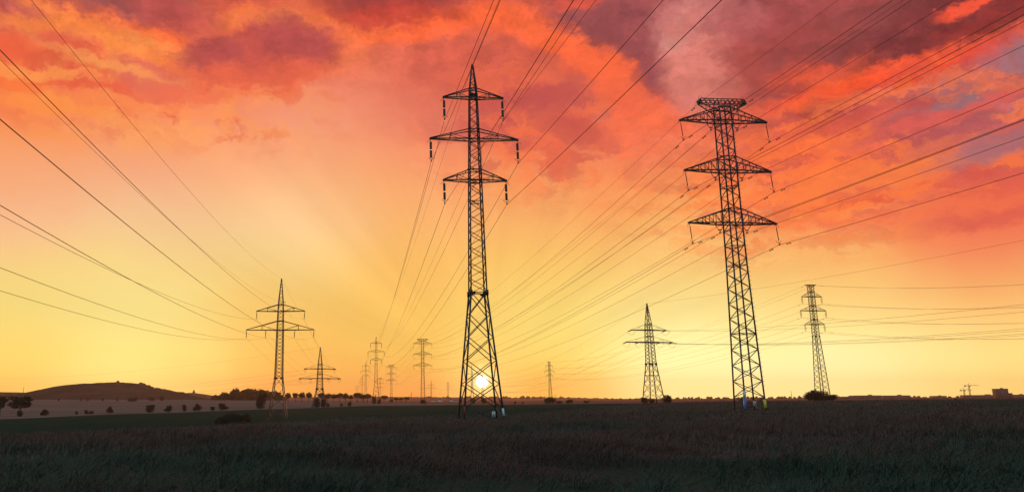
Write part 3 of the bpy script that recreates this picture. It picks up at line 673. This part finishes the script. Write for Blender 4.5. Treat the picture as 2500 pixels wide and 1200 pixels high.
def pylon_b(name):
    """slender square mast, earth wire T head, three wide arms with four phases each"""
    e = empty(name, (0, 0, 0))
    sec = [(-.3, 1.27), (8, 1.06), (17.6, .86), (24, .80), (36.4, .76), (38.2, .75)]
    legs(e, sec, .14, 40)
    body(e, sec, [(-.2, 17.6, .95, 'zig', 0, .95), (17.6, 24.6, .9, 'zig', 1, .95), (24.6, 31.4, .85, 'zig', 0, .95), (31.4, 38.2, .85, 'zig', 1, .95)], (9.2, 17.6, 20, 22.9, 24.7, 27.6, 29.7, 31.5, 36.4, 38.2), .075, True)
    att = []
    for z, zt, h in ((36.35, 38.1, 5.72), (29.7, 31.5, 5.62), (22.9, 24.7, 5.62)):
        arm(e, sec, z, zt, h, .115, 5)
        for s in (-1, 1): att.append(hang_insulator(e, s * h, z, 2.6, 1, .065, .22, True, 0, 12))
        for s in (-1, 1): att.append(v_insulator(e, s * 1.05, s * 2.45, z, 1.15))
    # T head: inverted trapezoid truss
    mb = MB(); zt, zm, zb = 39.35, 38.75, 37.6
    for y in (-.7, .7):
        mb.bar((-2.9, y * .5, zt), (2.9, y * .5, zt), .085); mb.bar((-3.1, y * .35, zm), (3.1, y * .35, zm), .085)
        for s in (-1, 1):
            mb.bar((s * 3.1, y * .35, zm), (s * .76, y * 1.07, zb), .10); mb.bar((s * 2.9, y * .5, zt), (s * 3.1, y * .35, zm), .09)
            for i in range(5):
                a = .1 + i * .6; mb.bar((s * a, y * .5, zt), (s * (a + .3), y * .42, zm), .05); mb.bar((s * (a + .3), y * .42, zm), (s * min(a + .6, 2.9), y * .5, zt), .05)
            for i in range(3):
                f = (i + 1) / 4; p = Vector((s * 3.1, y * .35, zm)).lerp(Vector((s * .76, y * 1.07, zb)), f); mb.bar(p, (p.x, p.y * .7, zm), .05); mb.bar(p, (p.x - s * .55, p.y * .8, zm), .045)
    for x in (-2.9, -1.5, 0, 1.5, 2.9): mb.bar((x, -.35, zt), (x, .35, zt), .08)
    for c in CORN: mb.bar((c[0] * .75, c[1] * .75, 38.2), (c[0] * .7, c[1] * .35, zt), .085)
    mb.build('earth_wire_head', M['steel'], e)
    for s in (-1, 1):
        mb = MB(); mb.box((s * 3.05, 0, 38.95), (.35, .55, .45))
        mb.tube([(s * 3.0, .2, 39.2), (s * 2.95, .1, 39.75), (s * 2.7, 0, 39.85), (s * 2.6, -.1, 39.4)], .02, 5)
        mb.tube([(s * 3.15, 0, 39.1), (s * 3.55, 0, 38.9), (s * 3.6, 0, 38.4), (s * 3.3, 0, 38.2)], .02, 5)
        mb.build('earth_wire_clamp', M['fit'], e); att.append((s * 3.05, 0, 38.85))
    PY_ATT['b'] = att; return e
def pylon_c(name):
    """two level suspension pylon with a long pointed peak"""
    e = empty(name, (0, 0, 0))
    sec = [(-.3, 2.35), (10.8, 1.0), (24, .82), (29, .72), (32, .60), (38.2, .06)]
    legs(e, sec, .21, 11)
    body(e, sec, [(0, 10.8, 2.7, 'zig', 0, 1.2), (10.8, 29, 1.0, 'x', 0, .75), (29, 38, .9, 'zig', 0, .75)], (10.8, 23.8, 26.3, 29.1, 30.9), .1)
    splice_plates(e, sec, 10.7, .6)
    att = []
    for z, zt, h, inner in ((29.05, 30.95, 6.65, 0), (23.85, 26.35, 9.35, 4.0)):
        arm(e, sec, z, zt, h, .15, 2)
        for x in ([-h, h] + ([-inner, inner] if inner else [])): att.append(hang_insulator(e, x, z, 2.2, 1, .12, 0, True, 0, 9))
    mb = MB(); mb.bar((-.6, 0, 31.75), (1.25, 0, 31.75), .12); mb.bar((1.2, 0, 31.75), (1.2, 0, 31.2), .08); mb.build('fibre_bracket', M['steel'], e)
    mb = MB(); mb.box((0, 0, 38.2), (.25, .25, .3)); mb.build('earth_wire_clamp', M['fit'], e)
    att += [(0, 0, 38.25), (1.2, 0, 31.2)]; PY_ATT['c'] = att; return e
def pylon_d(name, za, key, splay):
    """tension pylon: flat booms carrying strings pulled along the line, jumper loops under them"""
    e = empty(name, (0, 0, 0)); zl, zu = za, za + 4.25; top = za + 13.7
    sec = [(-.3, splay), (za * .64, 1.3), (zl, 1.12), (zu, .95), (zu + 2, .85), (top, .06)]
    legs(e, sec, .24, za * .64)
    body(e, sec, [(0, za * .64, za * .16, 'x', 0, .9), (za * .64, zu + 2, 1.3, 'x', 0, .75), (zu + 2, top - .3, 1.2, 'zig', 0, .7)], (za * .45, za * .64, zl, zl + 2.1, zu, zu + 2), .11)
    splice_plates(e, sec, za * .64, .8)
    mb = MB(); mb.box((0, 0, top - .6), (.28, .28, 1.5)); mb.build('earth_wire_clamp', M['fit'], e)
    att_f, att_b = [], []
    for z, h, xs in ((zu, 6.9, (-6.6, 6.6)), (zl, 9.1, (-8.8, 8.8, -4.1, 4.1))):
        arm(e, sec, z, z + 2.05, h, .24, 2, True, .27)
        for x in xs:
            for s in (-1, 1):
                mb = MB(); insulator_units(mb, (x - .18, s * .5, z - .1), (x - .18, s * 2.4, z - .35), 1, .11, 8, 6); insulator_units(mb, (x + .18, s * .5, z - .1), (x + .18, s * 2.4, z - .35), 1, .11, 8, 6)
                ins = mb.build('insulator', M['glass'], e, True)
                f = MB(); f.bar((x, s * .3, z - .05), (x, s * .5, z - .1), .1); f.build('hanger', M['fit'], ins); f = MB(); f.bar((x, s * 2.4, z - .35), (x, s * 2.6, z - .38), .12); f.bar((x - .25, s * 2.4, z - .35), (x + .25, s * 2.4, z - .35), .07); f.build('clamp', M['fit'], ins)
                (att_f if s > 0 else att_b).append((x, s * 2.6, z - .38))
            j = MB(); j.tube([(x, 2.6 * math.cos(t), z - .4 - 1.15 * math.sin(t)) for t in np.linspace(0, math.pi, 11)], .016, 5); j.build('jumper_loop', M['cable'], e)
    att_f.append((0, 0, top)); att_b.append((0, 0, top)); PY_ATT[key] = (att_f, att_b); return e
def pylon_e(name):
    """barrel pylon with twin strings and a short flat top"""
    e = empty(name, (0, 0, 0))
    sec = [(-.3, 1.85), (23.6, .86), (42.7, .78)]
    legs(e, sec, .2, 23)
    body(e, sec, [(0, 23.6, 1.9, 'x', 0, .7), (23.6, 42.7, 1.15, 'x', 0, .75)], (3, 12, 23.6, 28, 30, 33.2, 35.2, 38.5, 40.5, 42.7), .09)
    splice_plates(e, sec, 23.6, .5)
    att = []
    for z, h in ((38.5, 3.9), (33.2, 5.0), (28.0, 3.85)):
        arm(e, sec, z, z + 1.75, h, .17, 2, True, .55)
        for s in (-1, 1): att.append(hang_insulator(e, s * h, z, 2.65, 1, .10, 0, False, .2, 9))
    mb = MB()
    for y in (-.5, .5):
        mb.bar((-1.95, y, 43.0), (1.95, y, 43.0), .2)
        for s in (-1, 1): mb.bar((s * 1.9, y, 43.0), (s * .8, y, 42.2), .1)
    mb.build('earth_wire_head', M['steel'], e)
    att += [(-1.9, 0, 42.9), (1.9, 0, 42.9)]; PY_ATT['e'] = att; return e

G_PY = 'lattice pylons across the fields'
def stand(o, x, y, rz, label, zoff=0.0, s=1.0):
    o.location = (x, y, gz(x, y) + zoff); o.rotation_euler = (0, 0, rz); o.scale = (s, s, s)
    tag(o, label, 'pylon', G_PY); return o
P = {}
A0 = pylon_a('lattice_pylon'); PA = [A0] + [copy_tree(A0) for _ in range(4)]
stand(PA[0], 8.0, 80, .066, 'tall central pylon with pointed top and splayed legs, the setting sun low beside it')
stand(PA[1], -16.1, 454, .066, 'far pointed pylon on the stubble edge, largest of the cluster left of the central pylon')
stand(PA[2], -37.3, 764, .062, 'faint pointed pylon just left of the largest one in the cluster')
stand(PA[3], -65.6, 1225, .06, 'hazy small pylon second from the left in the far cluster')
stand(PA[4], -96.5, 1600, .06, 'haziest smallest pylon at the left end of the far cluster', 0, .85)
B0 = pylon_b('lattice_pylon'); PB = [B0] + [copy_tree(B0) for _ in range(3)]
stand(PB[0], 41.3, 92, .085, 'tall slender right pylon with flat T head and three wide arms')
stand(PB[1], 12.0, 470, .08, 'far flat topped pylon with three arms, left of the central pylon')
stand(PB[2], -13.0, 830, .075, 'smaller hazy flat topped pylon, second of the flat topped row')
stand(PB[3], -39.1, 1300, .07, 'tiny hazy flat topped pylon close behind the largest pointed far pylon')
C0 = pylon_c('lattice_pylon'); PC = [C0] + [copy_tree(C0) for _ in range(2)]
stand(PC[0], -34.1, 210, .0, 'left pylon with two arms and long pointed peak, six hanging strings')
stand(PC[1], 72.6, 810, .06, 'faint two armed pylon seen through the legs of the central pylon')
stand(PC[2], 45.9, 1260, .06, 'tiny hazy two armed pylon between the flat topped far pylon and the central one', 0, .88)
D1 = stand(pylon_d('lattice_pylon', 12.6, 'd1', 3.0), -37.0, 340, .28, 'short stout angle pylon with thick booms, right of the left two armed pylon')
D2 = stand(pylon_d('lattice_pylon', 21.0, 'd2', 2.75), 87.0, 268, .2, 'spire topped angle pylon between the central and right pylons, bushes at its feet')
E0_ = pylon_e('lattice_pylon'); PE = [E0_] + [copy_tree(E0_) for _ in range(3)]
stand(PE[0], 154.7, 284, .1, 'thicket pylon: right hand pylon with three short arms rising from a dome shaped thicket')
stand(PE[1], 126.8, 663, .08, 'small far pylon right of the sun rising from a dense thicket', 0, .80)
stand(PE[2], 98.0, 950, .08, 'faint pylon right under the setting sun', 0, .76)
stand(PE[3], 81.6, 1400, .08, 'tiny hazy pylon just left of the central pylon feet', 0, .78)
# details only the two near pylons show
s_ = sign_at(PA[0], (1.0, -1.95, .62), 0, .34, .56)
mb = MB(); mb.bar((1.0, -1.94, -.2), (1.0, -1.94, .9), .05); mb.build('sign_post', M['steel'], PA[0])
mb = MB(); mb.bar((2.00, -2.12, .45), (1.93, -2.05, 1.2), .2, .05); mb.build('marker_plate', M['white'], PA[0])
mb = MB(); mb.bar((-2.02, -2.10, .6), (-1.93, -2.02, 1.4), .1, .03); mb.build('painted_band', M['red'], PA[0])
sign_at(PB[0], (1.2, 1.02, .95), 0, .40, .60)
mb = MB(); mb.bar((1.235, -1.235, .45), (1.20, -1.20, 1.4), .22, .22); mb.build('marker_plate', M['yellow'], PB[0])
mb = MB(); mb.bar((-1.245, -1.245, .3), (-1.21, -1.21, 1.6), .25, .25); mb.build('painted_band', M['blue'], PB[0])
mb = MB(); mb.bar((-1.21, -1.21, 1.65), (-1.185, -1.185, 2.4), .25, .25); mb.build('painted_band', M['white'], PB[0])

# ------------------------------------------------------------------ cables
bpy.context.view_layer.update()
def world_pt(o, p): return o.matrix_basis @ Vector(p)
def cable(name, spans, r, label, group, damp=None, cat='power line'):
    """spans: list of (point, point, sag); one continuous wire; damp: points that carry vibration dampers"""
    mb = MB(); pts = []
    for a, b, sag in spans:
        L_ = (b - a).length; n = max(14, min(60, int(L_ / 7)))
        for i in range(n + (1 if (a, b, sag) == spans[-1] else 0)):
            t = i / n; p = a.lerp(b, t); p.z -= 4 * sag * t * (1 - t); pts.append(p)
    mb.tube(pts, r, 5)
    o = mb.build(name, M['cable'], None, True); tag(o, label, cat, group)
    for p, q in (damp or []):
        d = MB(); u = (q - p).normalized(); c = p
        d.bar(c - Vector((0, 0, .02)), c - Vector((0, 0, .16)), .04)
        c2 = c - Vector((0, 0, .16)); d.bar(c2 - u * .26, c2 + u * .26, .025)
        for s in (-1, 1): d.bar(c2 + u * s * .30 - u * .11, c2 + u * s * .30 + u * .11, .11)
        d.build('vibration_damper', M['fit'], o)
    return o
def pos_words(kind, i):
    ab = ['left tip of the top arm', 'right tip of the top arm', 'left tip of the middle arm', 'right tip of the middle arm', 'left tip of the bottom arm', 'right tip of the bottom arm']
    return ab[i]
def run(name, towers, atts, prior, nxt, sags, rad, label, group, damp_t=None):
    """towers: placed objects, atts: per tower (back point, front point) in its own frame; prior/nxt: far ends beyond the picture"""
    spans = []; W = [(world_pt(o, a), world_pt(o, b)) for o, (a, b) in zip(towers, atts)]
    k = 0
    if prior is not None: spans.append((W[0][0] + prior, W[0][0], sags[k])); k += 1
    for i in range(len(W)):
        if (W[i][0] - W[i][1]).length > .05: spans.append((W[i][0], W[i][1], 1.5))
        if i < len(W) - 1: spans.append((W[i][1], W[i + 1][0], sags[min(k, len(sags) - 1)])); k += 1
    if nxt is not None: spans.append((W[-1][1], W[-1][1] + nxt, sags[-1]))
    damp = None
    if damp_t:
        damp = []
        a, b, sg = spans[0]; L_ = (b - a).length
        for (a, b, sg), end in ((spans[0], 1), (spans[1], 0)):
            L_ = (b - a).length; t = 1 - damp_t / L_ if end else damp_t / L_
            p = a.lerp(b, t); p.z -= 4 * sg * t * (1 - t); t2 = t + .01; q = a.lerp(b, t2); q.z -= 4 * sg * t2 * (1 - t2); damp.append((p, q))
    return cable(name, spans, rad, label, group, damp)
def sg(L_, s0): return s0 * (L_ / 350.) ** 2

# central line
aA = PY_ATT['a']; G1 = 'cables of the central pylon line'
for i in range(6):
    run('power_cable', PA, [(aA[i], aA[i])] * 5, Vector((24.5, -350, 0)), None, [6.0, sg(375, 6), sg(311, 6), sg(462, 6), sg(380, 6)], .024,
        'heavy cable hung from the ' + pos_words('a', i) + ' of the central pylon', G1)
run('earth_wire', PA, [(aA[6], aA[6])] * 5, Vector((24.5, -350, 0)), None, [4.2, 4.8, 3.3, 7, 5], .016, 'thin earth wire over the pointed top of the tall central pylon', G1)
run('fibre_cable', PA[:2], [((.75, -.3, 29.3), (.75, .3, 29.3)), ((.75, 0, 29.3), (.75, 0, 29.3))], Vector((24.5, -350, 0)), None, [10.5, 6], .016, 'thin fibre cable clamped to the central pylon mast at its middle arm', G1)
# right line
aB = PY_ATT['b']; G2 = 'cables of the right pylon line'
names_b = ['outer left', 'outer right', 'inner left', 'inner right']
for lv in range(3):
    for q in range(4):
        i = lv * 4 + q
        run('power_cable', PB, [(aB[i], aB[i])] * 4, Vector((35, -350, 12)), None, [6.0, sg(379, 5.5), sg(361, 5.5), sg(471, 5.5)], .024 if q < 2 else .021,
            'cable on the ' + names_b[q] + ' string of the ' + ('top', 'middle', 'bottom')[lv] + ' arm, slender right pylon', G2, 1.9)
for q in range(2):
    run('earth_wire', PB, [(aB[12 + q],) * 2] * 4, Vector((35, -350, 12)), None, [6.0, 4.6, 4.2, 7], .015, 'thin earth wire from the ' + ('left', 'right')[q] + ' end of the right pylon T head', G2, 1.6)
# left line
aC = PY_ATT['c']; dF, dB = PY_ATT['d1']; G3 = 'cables of the left pylon line'
nC = ['left tip of the upper arm', 'right tip of the upper arm', 'left tip of the lower arm', 'right tip of the lower arm', 'inner left string of the lower arm', 'inner right string of the lower arm', 'pointed top']
for i in range(7):
    run('power_cable' if i < 6 else 'earth_wire', [PC[0], D1], [(aC[i], aC[i]), (dB[i], dF[i])], Vector((17.5, -330, 6.0)), Vector((-383, 360, 0)), [10.0 if i < 6 else 9.4, 1.6 if i < 6 else .8, 8.5 if i < 6 else 6.5], .024 if i < 6 else .018,
        'cable on the ' + nC[i] + ' of the left two armed pylon', G3)
run('fibre_cable', [PC[0]], [(aC[7], aC[7])], Vector((17.5, -330, 6.0)), world_pt(D1, (.5, 0, 18)) - world_pt(PC[0], aC[7]), [9.5, 1.4], .015, 'thin fibre cable on the bracket high on the left two armed pylon', G3)
# line of the spire topped angle pylon
dF, dB = PY_ATT['d2']; G4 = 'cables of the spire topped pylon line'
for i in range(7):
    run('power_cable' if i < 6 else 'earth_wire', [D2, PC[1], PC[2]], [(dB[i], dF[i]), (aC[i], aC[i]), (aC[i], aC[i])], Vector((60, -320, 0)), None, [8.0 if i < 6 else 5.6, sg(540, 6), sg(450, 6)], .024 if i < 6 else .02,
        'cable on the ' + nC[i] + ' of the spire topped angle pylon', G4)
# line of the right hand pylon
aE = PY_ATT['e']; G5 = 'cables of the right hand pylon line'
for i in range(8):
    lab = ('cable hung from the ' + pos_words('e', i) if i < 6 else 'thin earth wire from the ' + ('left', 'right')[i - 6] + ' end of the flat top') + ' of the thicket pylon'
    run('power_cable' if i < 6 else 'earth_wire', PE, [(aE[i], aE[i])] * 4, Vector((140, -80, 6)), None, [8.0 if i < 6 else 7.4, sg(380, 6), sg(288, 6), sg(450, 6)], .03 if i < 6 else .024, lab, G5, 2.2)

# ------------------------------------------------------------------ far buildings, masts, cranes
def mast(px, py_top, d, label, hpx=None):
    p = at(px, py_top, d); e = empty('radio_mast', (p.x, d, gz(p.x, d) - .5)); h = p.z - e.location.z
    s = MB(); w = .5
    for c in CORN[:3]: s.bar((c[0] * w, c[1] * w, 0), (c[0] * .1, c[1] * .1, h), .22)
    for k in range(10):
        f, g = k / 10, (k + 1) / 10; s.bar((-w * (1 - f), -w * (1 - f), h * f), (w * (1 - g), -w * (1 - g), h * g), .12)
    s.build('mast_frame', M['steel'], e)
    a = MB(); a.bar((0, 0, h - .2), (0, 0, h + 1.2), .15); a.build('antenna', M['steel'], e)
    tag(e, label, 'mast', 'thin masts on the horizon')
mast(1004, 957, 900, 'thin dark mast on the far road between the flat topped pylons')
mast(58, 944, 1600, 'thin pale mast at the left foot of the hill')
mast(1593 - 238, 962, 1200, 'thin short mast right of the dense thicket by the small pylon')
mast(1931, 952, 1500, 'thin far mast on the horizon left of the dome shaped thicket')
# church on the low ridge
p = at(473, 961, 1880); e = empty('church', (p.x, 1880, p.z - 6)); t_ = MB(); t_.box((0, 0, 5.5), (5, 5, 11)); t_.build('church_tower', M['wall'], e)
t_ = MB()
for a, b in zip(CORN, CORN[1:] + CORN[:1]): t_.plate([(a[0] * 2.7, a[1] * 2.7, 10.9), (b[0] * 2.7, b[1] * 2.7, 10.9), (0, 0, 17.5)], .1)
t_.build('spire', M['roof'], e); t_ = MB(); t_.box((8, 0, 3.5), (12, 7, 7)); t_.build('nave', M['wall'], e)
tag(e, 'small church with a thin spire on the low ridge left of the wood', 'church')
# lone hut on the hill top
p = at(288, 930, 1250); e = empty('lookout_hut', (p.x, 1250, p.z - 3.2)); t_ = MB(); t_.box((0, 0, 1.6), (3.4, 3, 3.2)); t_.build('wall', M['wall'], e)
t_ = MB(); t_.plate([(-2, -1.7, 3.15), (2, -1.7, 3.15), (0, -1.7, 4.6)], .05); t_.plate([(-2, -1.7, 3.2), (-2, 1.7, 3.2), (0, 1.7, 4.6), (0, -1.7, 4.6)], .1); t_.plate([(2, -1.7, 3.2), (0, -1.7, 4.6), (0, 1.7, 4.6), (2, 1.7, 3.2)], .1); t_.build('roof', M['roof'], e)
tag(e, 'tiny hut on the very top of the hill', 'hut')
def block(name, px, py_top, d, w, dp, label, cat, group=None, base_py=None, pitched=False, nwin=0, wl='wall', step=0):
    p = at(px, py_top, d); zb = min(gz(p.x, d), p.z - 3) - .5 if base_py is None else at(px, base_py, d).z
    h = p.z - zb; e = empty(name, (p.x, d, zb))
    s = MB(); s.box((0, 0, h / 2), (w, dp, h))
    if step: s.box((w / 2 + step / 2 - .05, 0, h * .29), (step, dp * .9, h * .58))
    s.build('wall', M[wl], e)
    s = MB()
    if pitched:
        s.plate([(-w / 2 - .3, -dp / 2 - .3, h), (w / 2 + .3, -dp / 2 - .3, h), (w / 2 + .3, 0, h + dp * .35), (-w / 2 - .3, 0, h + dp * .35)], .2)
        s.plate([(-w / 2 - .3, dp / 2 + .3, h), (-w / 2 - .3, 0, h + dp * .35), (w / 2 + .3, 0, h + dp * .35), (w / 2 + .3, dp / 2 + .3, h)], .2)
    else: s.box((0, 0, h + .25), (w + .3, dp + .3, .5)); s.box((w * .2, 0, h + 1.0), (w * .15, 2.5, 1.2))
    s.build('roof', M['roof'], e)
    for r in range(nwin):
        s = MB(); zz = h * (r + .7) / (nwin + .5)
        nn = max(3, int(w / 3.5))
        for k in range(nn): s.box(((k + .5) / nn * w - w / 2, -dp / 2 - .02, zz), (w / nn * .5, .06, h / (nwin + .5) * .4))
        s.build('window_row', M['dark'], e)
    tag(e, label, cat, group); return e
block('office_tower', 2441, 949, 900, 9.6, 12, 'square office block with a lower step on the right horizon', 'office block', None, 972, False, 5, 'wall', 5)
GB = 'low buildings on the horizon'
for px, py, d, w, lab in [(2112, 965, 1150, 36, 'long low hall with flat roof right of the dome shaped thicket'), (2185, 965, 1180, 34, 'long low flat hall in the middle of the right horizon'), (2068, 968, 1050, 20, 'low curved white shed beside the dome shaped thicket'), (2395, 964, 1200, 52, 'longest low hall left of the square office block'), (2484, 963, 1250, 30, 'low hall at the right edge past the office block'), (2290, 966, 1250, 14, 'small hall on the horizon left of the cranes')]:
    block('warehouse', px, py, d, w, 20, lab, 'hall', GB, None, False, 1)
for px, py, d, lab in [(1075, 976, 1000, 'white house left of the tiny hazy pylon by the central pylon feet'), (1104, 976, 1010, 'white house right of the tiny hazy pylon, nearest the central pylon'), (1113, 978, 980, 'smaller white house beside the central pylon left leg'), (1057, 977, 1020, 'pale house at the foot of the tiny two armed pylon')]:
    block('house', px, py, d, 6.5, 6, lab, 'house', 'small houses on the far road', 981, True, 1, 'white')
def crane(px, py_top, d, left, right, label):
    p = at(px, py_top, d); e = empty('tower_crane', (p.x, d, -1)); h = p.z + 1
    s = MB()
    for c in CORN: s.bar((c[0] * .8, c[1] * .8, 0), (c[0] * .8, c[1] * .8, h), .3)
    for k in range(int(h / 1.6)):
        z = k * 1.6; s.bar((-.8, -.8, z), (.8, -.8, z + 1.6), .16); s.bar((.8, .8, z), (-.8, .8, z + 1.6), .16)
    s.build('crane_mast', M['steel'], e)
    s = MB(); s.bar((-left, 0, h), (right, 0, h), .5); s.bar((0, 0, h), (0, 0, h + 3.5), .4); s.bar((0, 0, h + 3.4), (right * .7, 0, h + .2), .15); s.bar((0, 0, h + 3.4), (-left, 0, h + .2), .15); s.build('jib', M['steel'], e)
    s = MB(); s.box((-left + 1.5, 0, h - 1), (3, 1.6, 1.8)); s.build('counterweight', M['conc'], e)
    s = MB(); s.box((1.2, -.9, h - 1.1), (1.4, 1.4, 1.9)); s.build('cab', M['plate'], e)
    tag(e, label, 'crane', 'tower cranes on the right horizon')
crane(2365, 940, 1350, 8, 19, 'taller tower crane with a long jib on the right horizon')
crane(2353, 951, 1400, 7, 16, 'shorter tower crane left of the taller one')

# ------------------------------------------------------------------ meadow grass: stuff nobody could count
def in_view(n, d0, d1, power, r):
    """points on the near meadow in front and well to both sides of the camera"""
    a = r.uniform(azpx(-420), azpx(2950), n); u = r.random(n)
    d = (d0 ** power + u * (d1 ** power - d0 ** power)) ** (1 / power)
    return np.stack([d * np.sin(a), d * np.cos(a)], 1)
def patch(x, y, f, ph): return np.sin(x * f + ph) * np.cos(y * f * 1.3 - ph) + .6 * np.sin(x * f * 2.3 - y * f * 1.7 + 2 * ph) + .4 * np.cos(x * f * 5.1 + y * f * 4.3)
def blades(pts, hgt, wid, r, bend=.55):
    n = len(pts); x, y = pts[:, 0], pts[:, 1]; z = ground(x, y) - .03
    a = r.uniform(0, 2 * math.pi, n); lean = bend * (0.3 + r.random(n))
    dx, dy = np.cos(a), np.sin(a); sx, sy = -dy, dx
    # wind leans the meadow gently to one side
    dx = dx * .9 + .45; V = np.zeros((n, 7, 3))
    for k, (t, w) in enumerate(((0, 1), (.38, .85), (.72, .55))):
        b = lean * hgt * t * t; zz = z + hgt * (t - .32 * lean * t * t)
        for s in (-1, 1):
            j = k * 2 + (0 if s < 0 else 1)
            V[:, j, 0] = x + dx * b + s * sx * wid * w * .5; V[:, j, 1] = y + dy * b + s * sy * wid * w * .5; V[:, j, 2] = zz
    b = lean * hgt; V[:, 6, 0] = x + dx * b; V[:, 6, 1] = y + dy * b; V[:, 6, 2] = z + hgt * (1 - .32 * lean - .15 * lean)
    o = (np.arange(n) * 7)[:, None]
    Q = np.concatenate([o + np.array([[0, 1, 3, 2]]), o + np.array([[2, 3, 5, 4]])]); T = o + np.array([[4, 5, 6]])
    return V.reshape(-1, 3), Q, T
def merge(parts):
    V, Q, T, n = [], [], [], 0
    for v, q, t in parts:
        V.append(v); Q.append(q + n); n0 = n; n += len(v)
        if t is not None: T.append(t + n0)
    return np.concatenate(V), np.concatenate(Q), (np.concatenate(T) if T else None)
def clip_b1(p, k=1.0):
    d = np.hypot(p[:, 0], p[:, 1]); a = np.arctan2(p[:, 0], p[:, 1]); return p[d < B1(a) * k]
G = []
for n, d0, d1, pw, h0, w0 in ((120000, 8, 27, 1.2, .50, .010), (110000, 24, 60, 1.2, .44, .018), (80000, 55, 290, 1.0, .42, .06)):
    p = clip_b1(in_view(n, d0, d1, pw, rng)); m = patch(p[:, 0], p[:, 1], .22, 1.1)
    h = h0 * (.55 + .6 * rng.random(len(p))) * (1 + .5 * m)
    G.append(blades(p, np.maximum(h, .1), w0 * (.6 + .8 * rng.random(len(p))), rng, 1.5))
# tussocks: dense fountains of longer blades
tp = clip_b1(in_view(1500, 10, 70, .8, rng)); tp = tp[patch(tp[:, 0], tp[:, 1], .22, 1.1) > -.1]
reps = 55; c = np.repeat(tp, reps, 0) + rng.normal(0, .2, (len(tp) * reps, 2)); hh = np.repeat(.65 + .5 * rng.random(len(tp)), reps) * (.6 + .5 * rng.random(len(c)))
G.append(blades(c, hh, .0105 * (.6 + .8 * rng.random(len(c))), rng, 1.7))
# a few coarse tall clumps that stand above the rest
tp = clip_b1(in_view(210, 12, 55, 1.0, rng)); c = np.repeat(tp, 40, 0) + rng.normal(0, .12, (len(tp) * 40, 2))
hh = np.repeat(.65 + .45 * rng.random(len(tp)), 40) * (.55 + .5 * rng.random(len(c)))
G.append(blades(c, hh, .012 * (.6 + .8 * rng.random(len(c))), rng, 1.3))
V, Q, T = merge(G)
g = mesh_np('meadow_grass', V, Q, [M['grass'], M['dry']], None, False, T)
rt = V.reshape(-1, 7, 3)[:, 0]; dd = np.hypot(rt[:, 0], rt[:, 1])
pg = 1 / (1 + np.exp(-(31 - dd + 17 * patch(rt[:, 0], rt[:, 1], .11, .6)) / 5))
mi = (rng.random(len(rt)) > pg).astype(np.int32); nb = len(rt)
sizes = [len(x[0]) // 7 for x in G]; qi, k0 = [], 0
for n_ in sizes: qi += [mi[k0:k0 + n_], mi[k0:k0 + n_]]; k0 += n_
g.data.polygons.foreach_set('material_index', np.concatenate(qi + [mi]).astype(np.int32))
tag(g, 'dark rough meadow grass covering the whole foreground', 'grass', kind='stuff')
# seed stalks: thin stems with a brownish head
p = clip_b1(in_view(26000, 24, 240, .9, rng)); p = p[patch(p[:, 0], p[:, 1], .09, 2.2) > -.35]
h = .32 + .3 * rng.random(len(p)); d = np.hypot(p[:, 0], p[:, 1]); w = .004 + d * .00012
S1 = blades(p, h, w, rng, .8)
top = S1[0].reshape(-1, 7, 3)[:, 6]; n = len(top); hl = .10 + .10 * rng.random(n); hw = .018 + d * .0003; an = rng.uniform(0, 6.28, n)
cx, sx = np.cos(an) * hw, np.sin(an) * hw
HV = np.stack([top + np.stack([0 * hl, 0 * hl, -hl], 1), top + np.stack([cx, sx, -hl * .35], 1), top + np.stack([0 * hl, 0 * hl, hl * .45], 1), top - np.stack([cx, sx, hl * .35], 1)], 1).reshape(-1, 3)
V, Q, T = merge([S1, (HV, np.arange(4 * n).reshape(-1, 4), None)])
g = mesh_np('seed_stalks', V, Q, M['seed'], None, False, T); tag(g, 'thin brown seed stalks standing through the meadow grass', 'weeds', kind='stuff')

# ------------------------------------------------------------------ haze
hz = MB(); hz.box((0, 900, 35), (7000, 5600, 110)); ho = hz.build('haze', None if False else bpy.data.materials.new('haze_air'))
hm = ho.data.materials[0]; hm.use_nodes = True; ht = hm.node_tree; ht.nodes.clear()
pv = ht.nodes.new('ShaderNodeVolumePrincipled'); om = ht.nodes.new('ShaderNodeOutputMaterial')
pv.inputs['Color'].default_value = (.96, .62, .45, 1); pv.inputs['Density'].default_value = 0.0001; pv.inputs['Anisotropy'].default_value = .55
ht.links.new(pv.outputs[0], om.inputs['Volume']); tag(ho, kind='stuff')
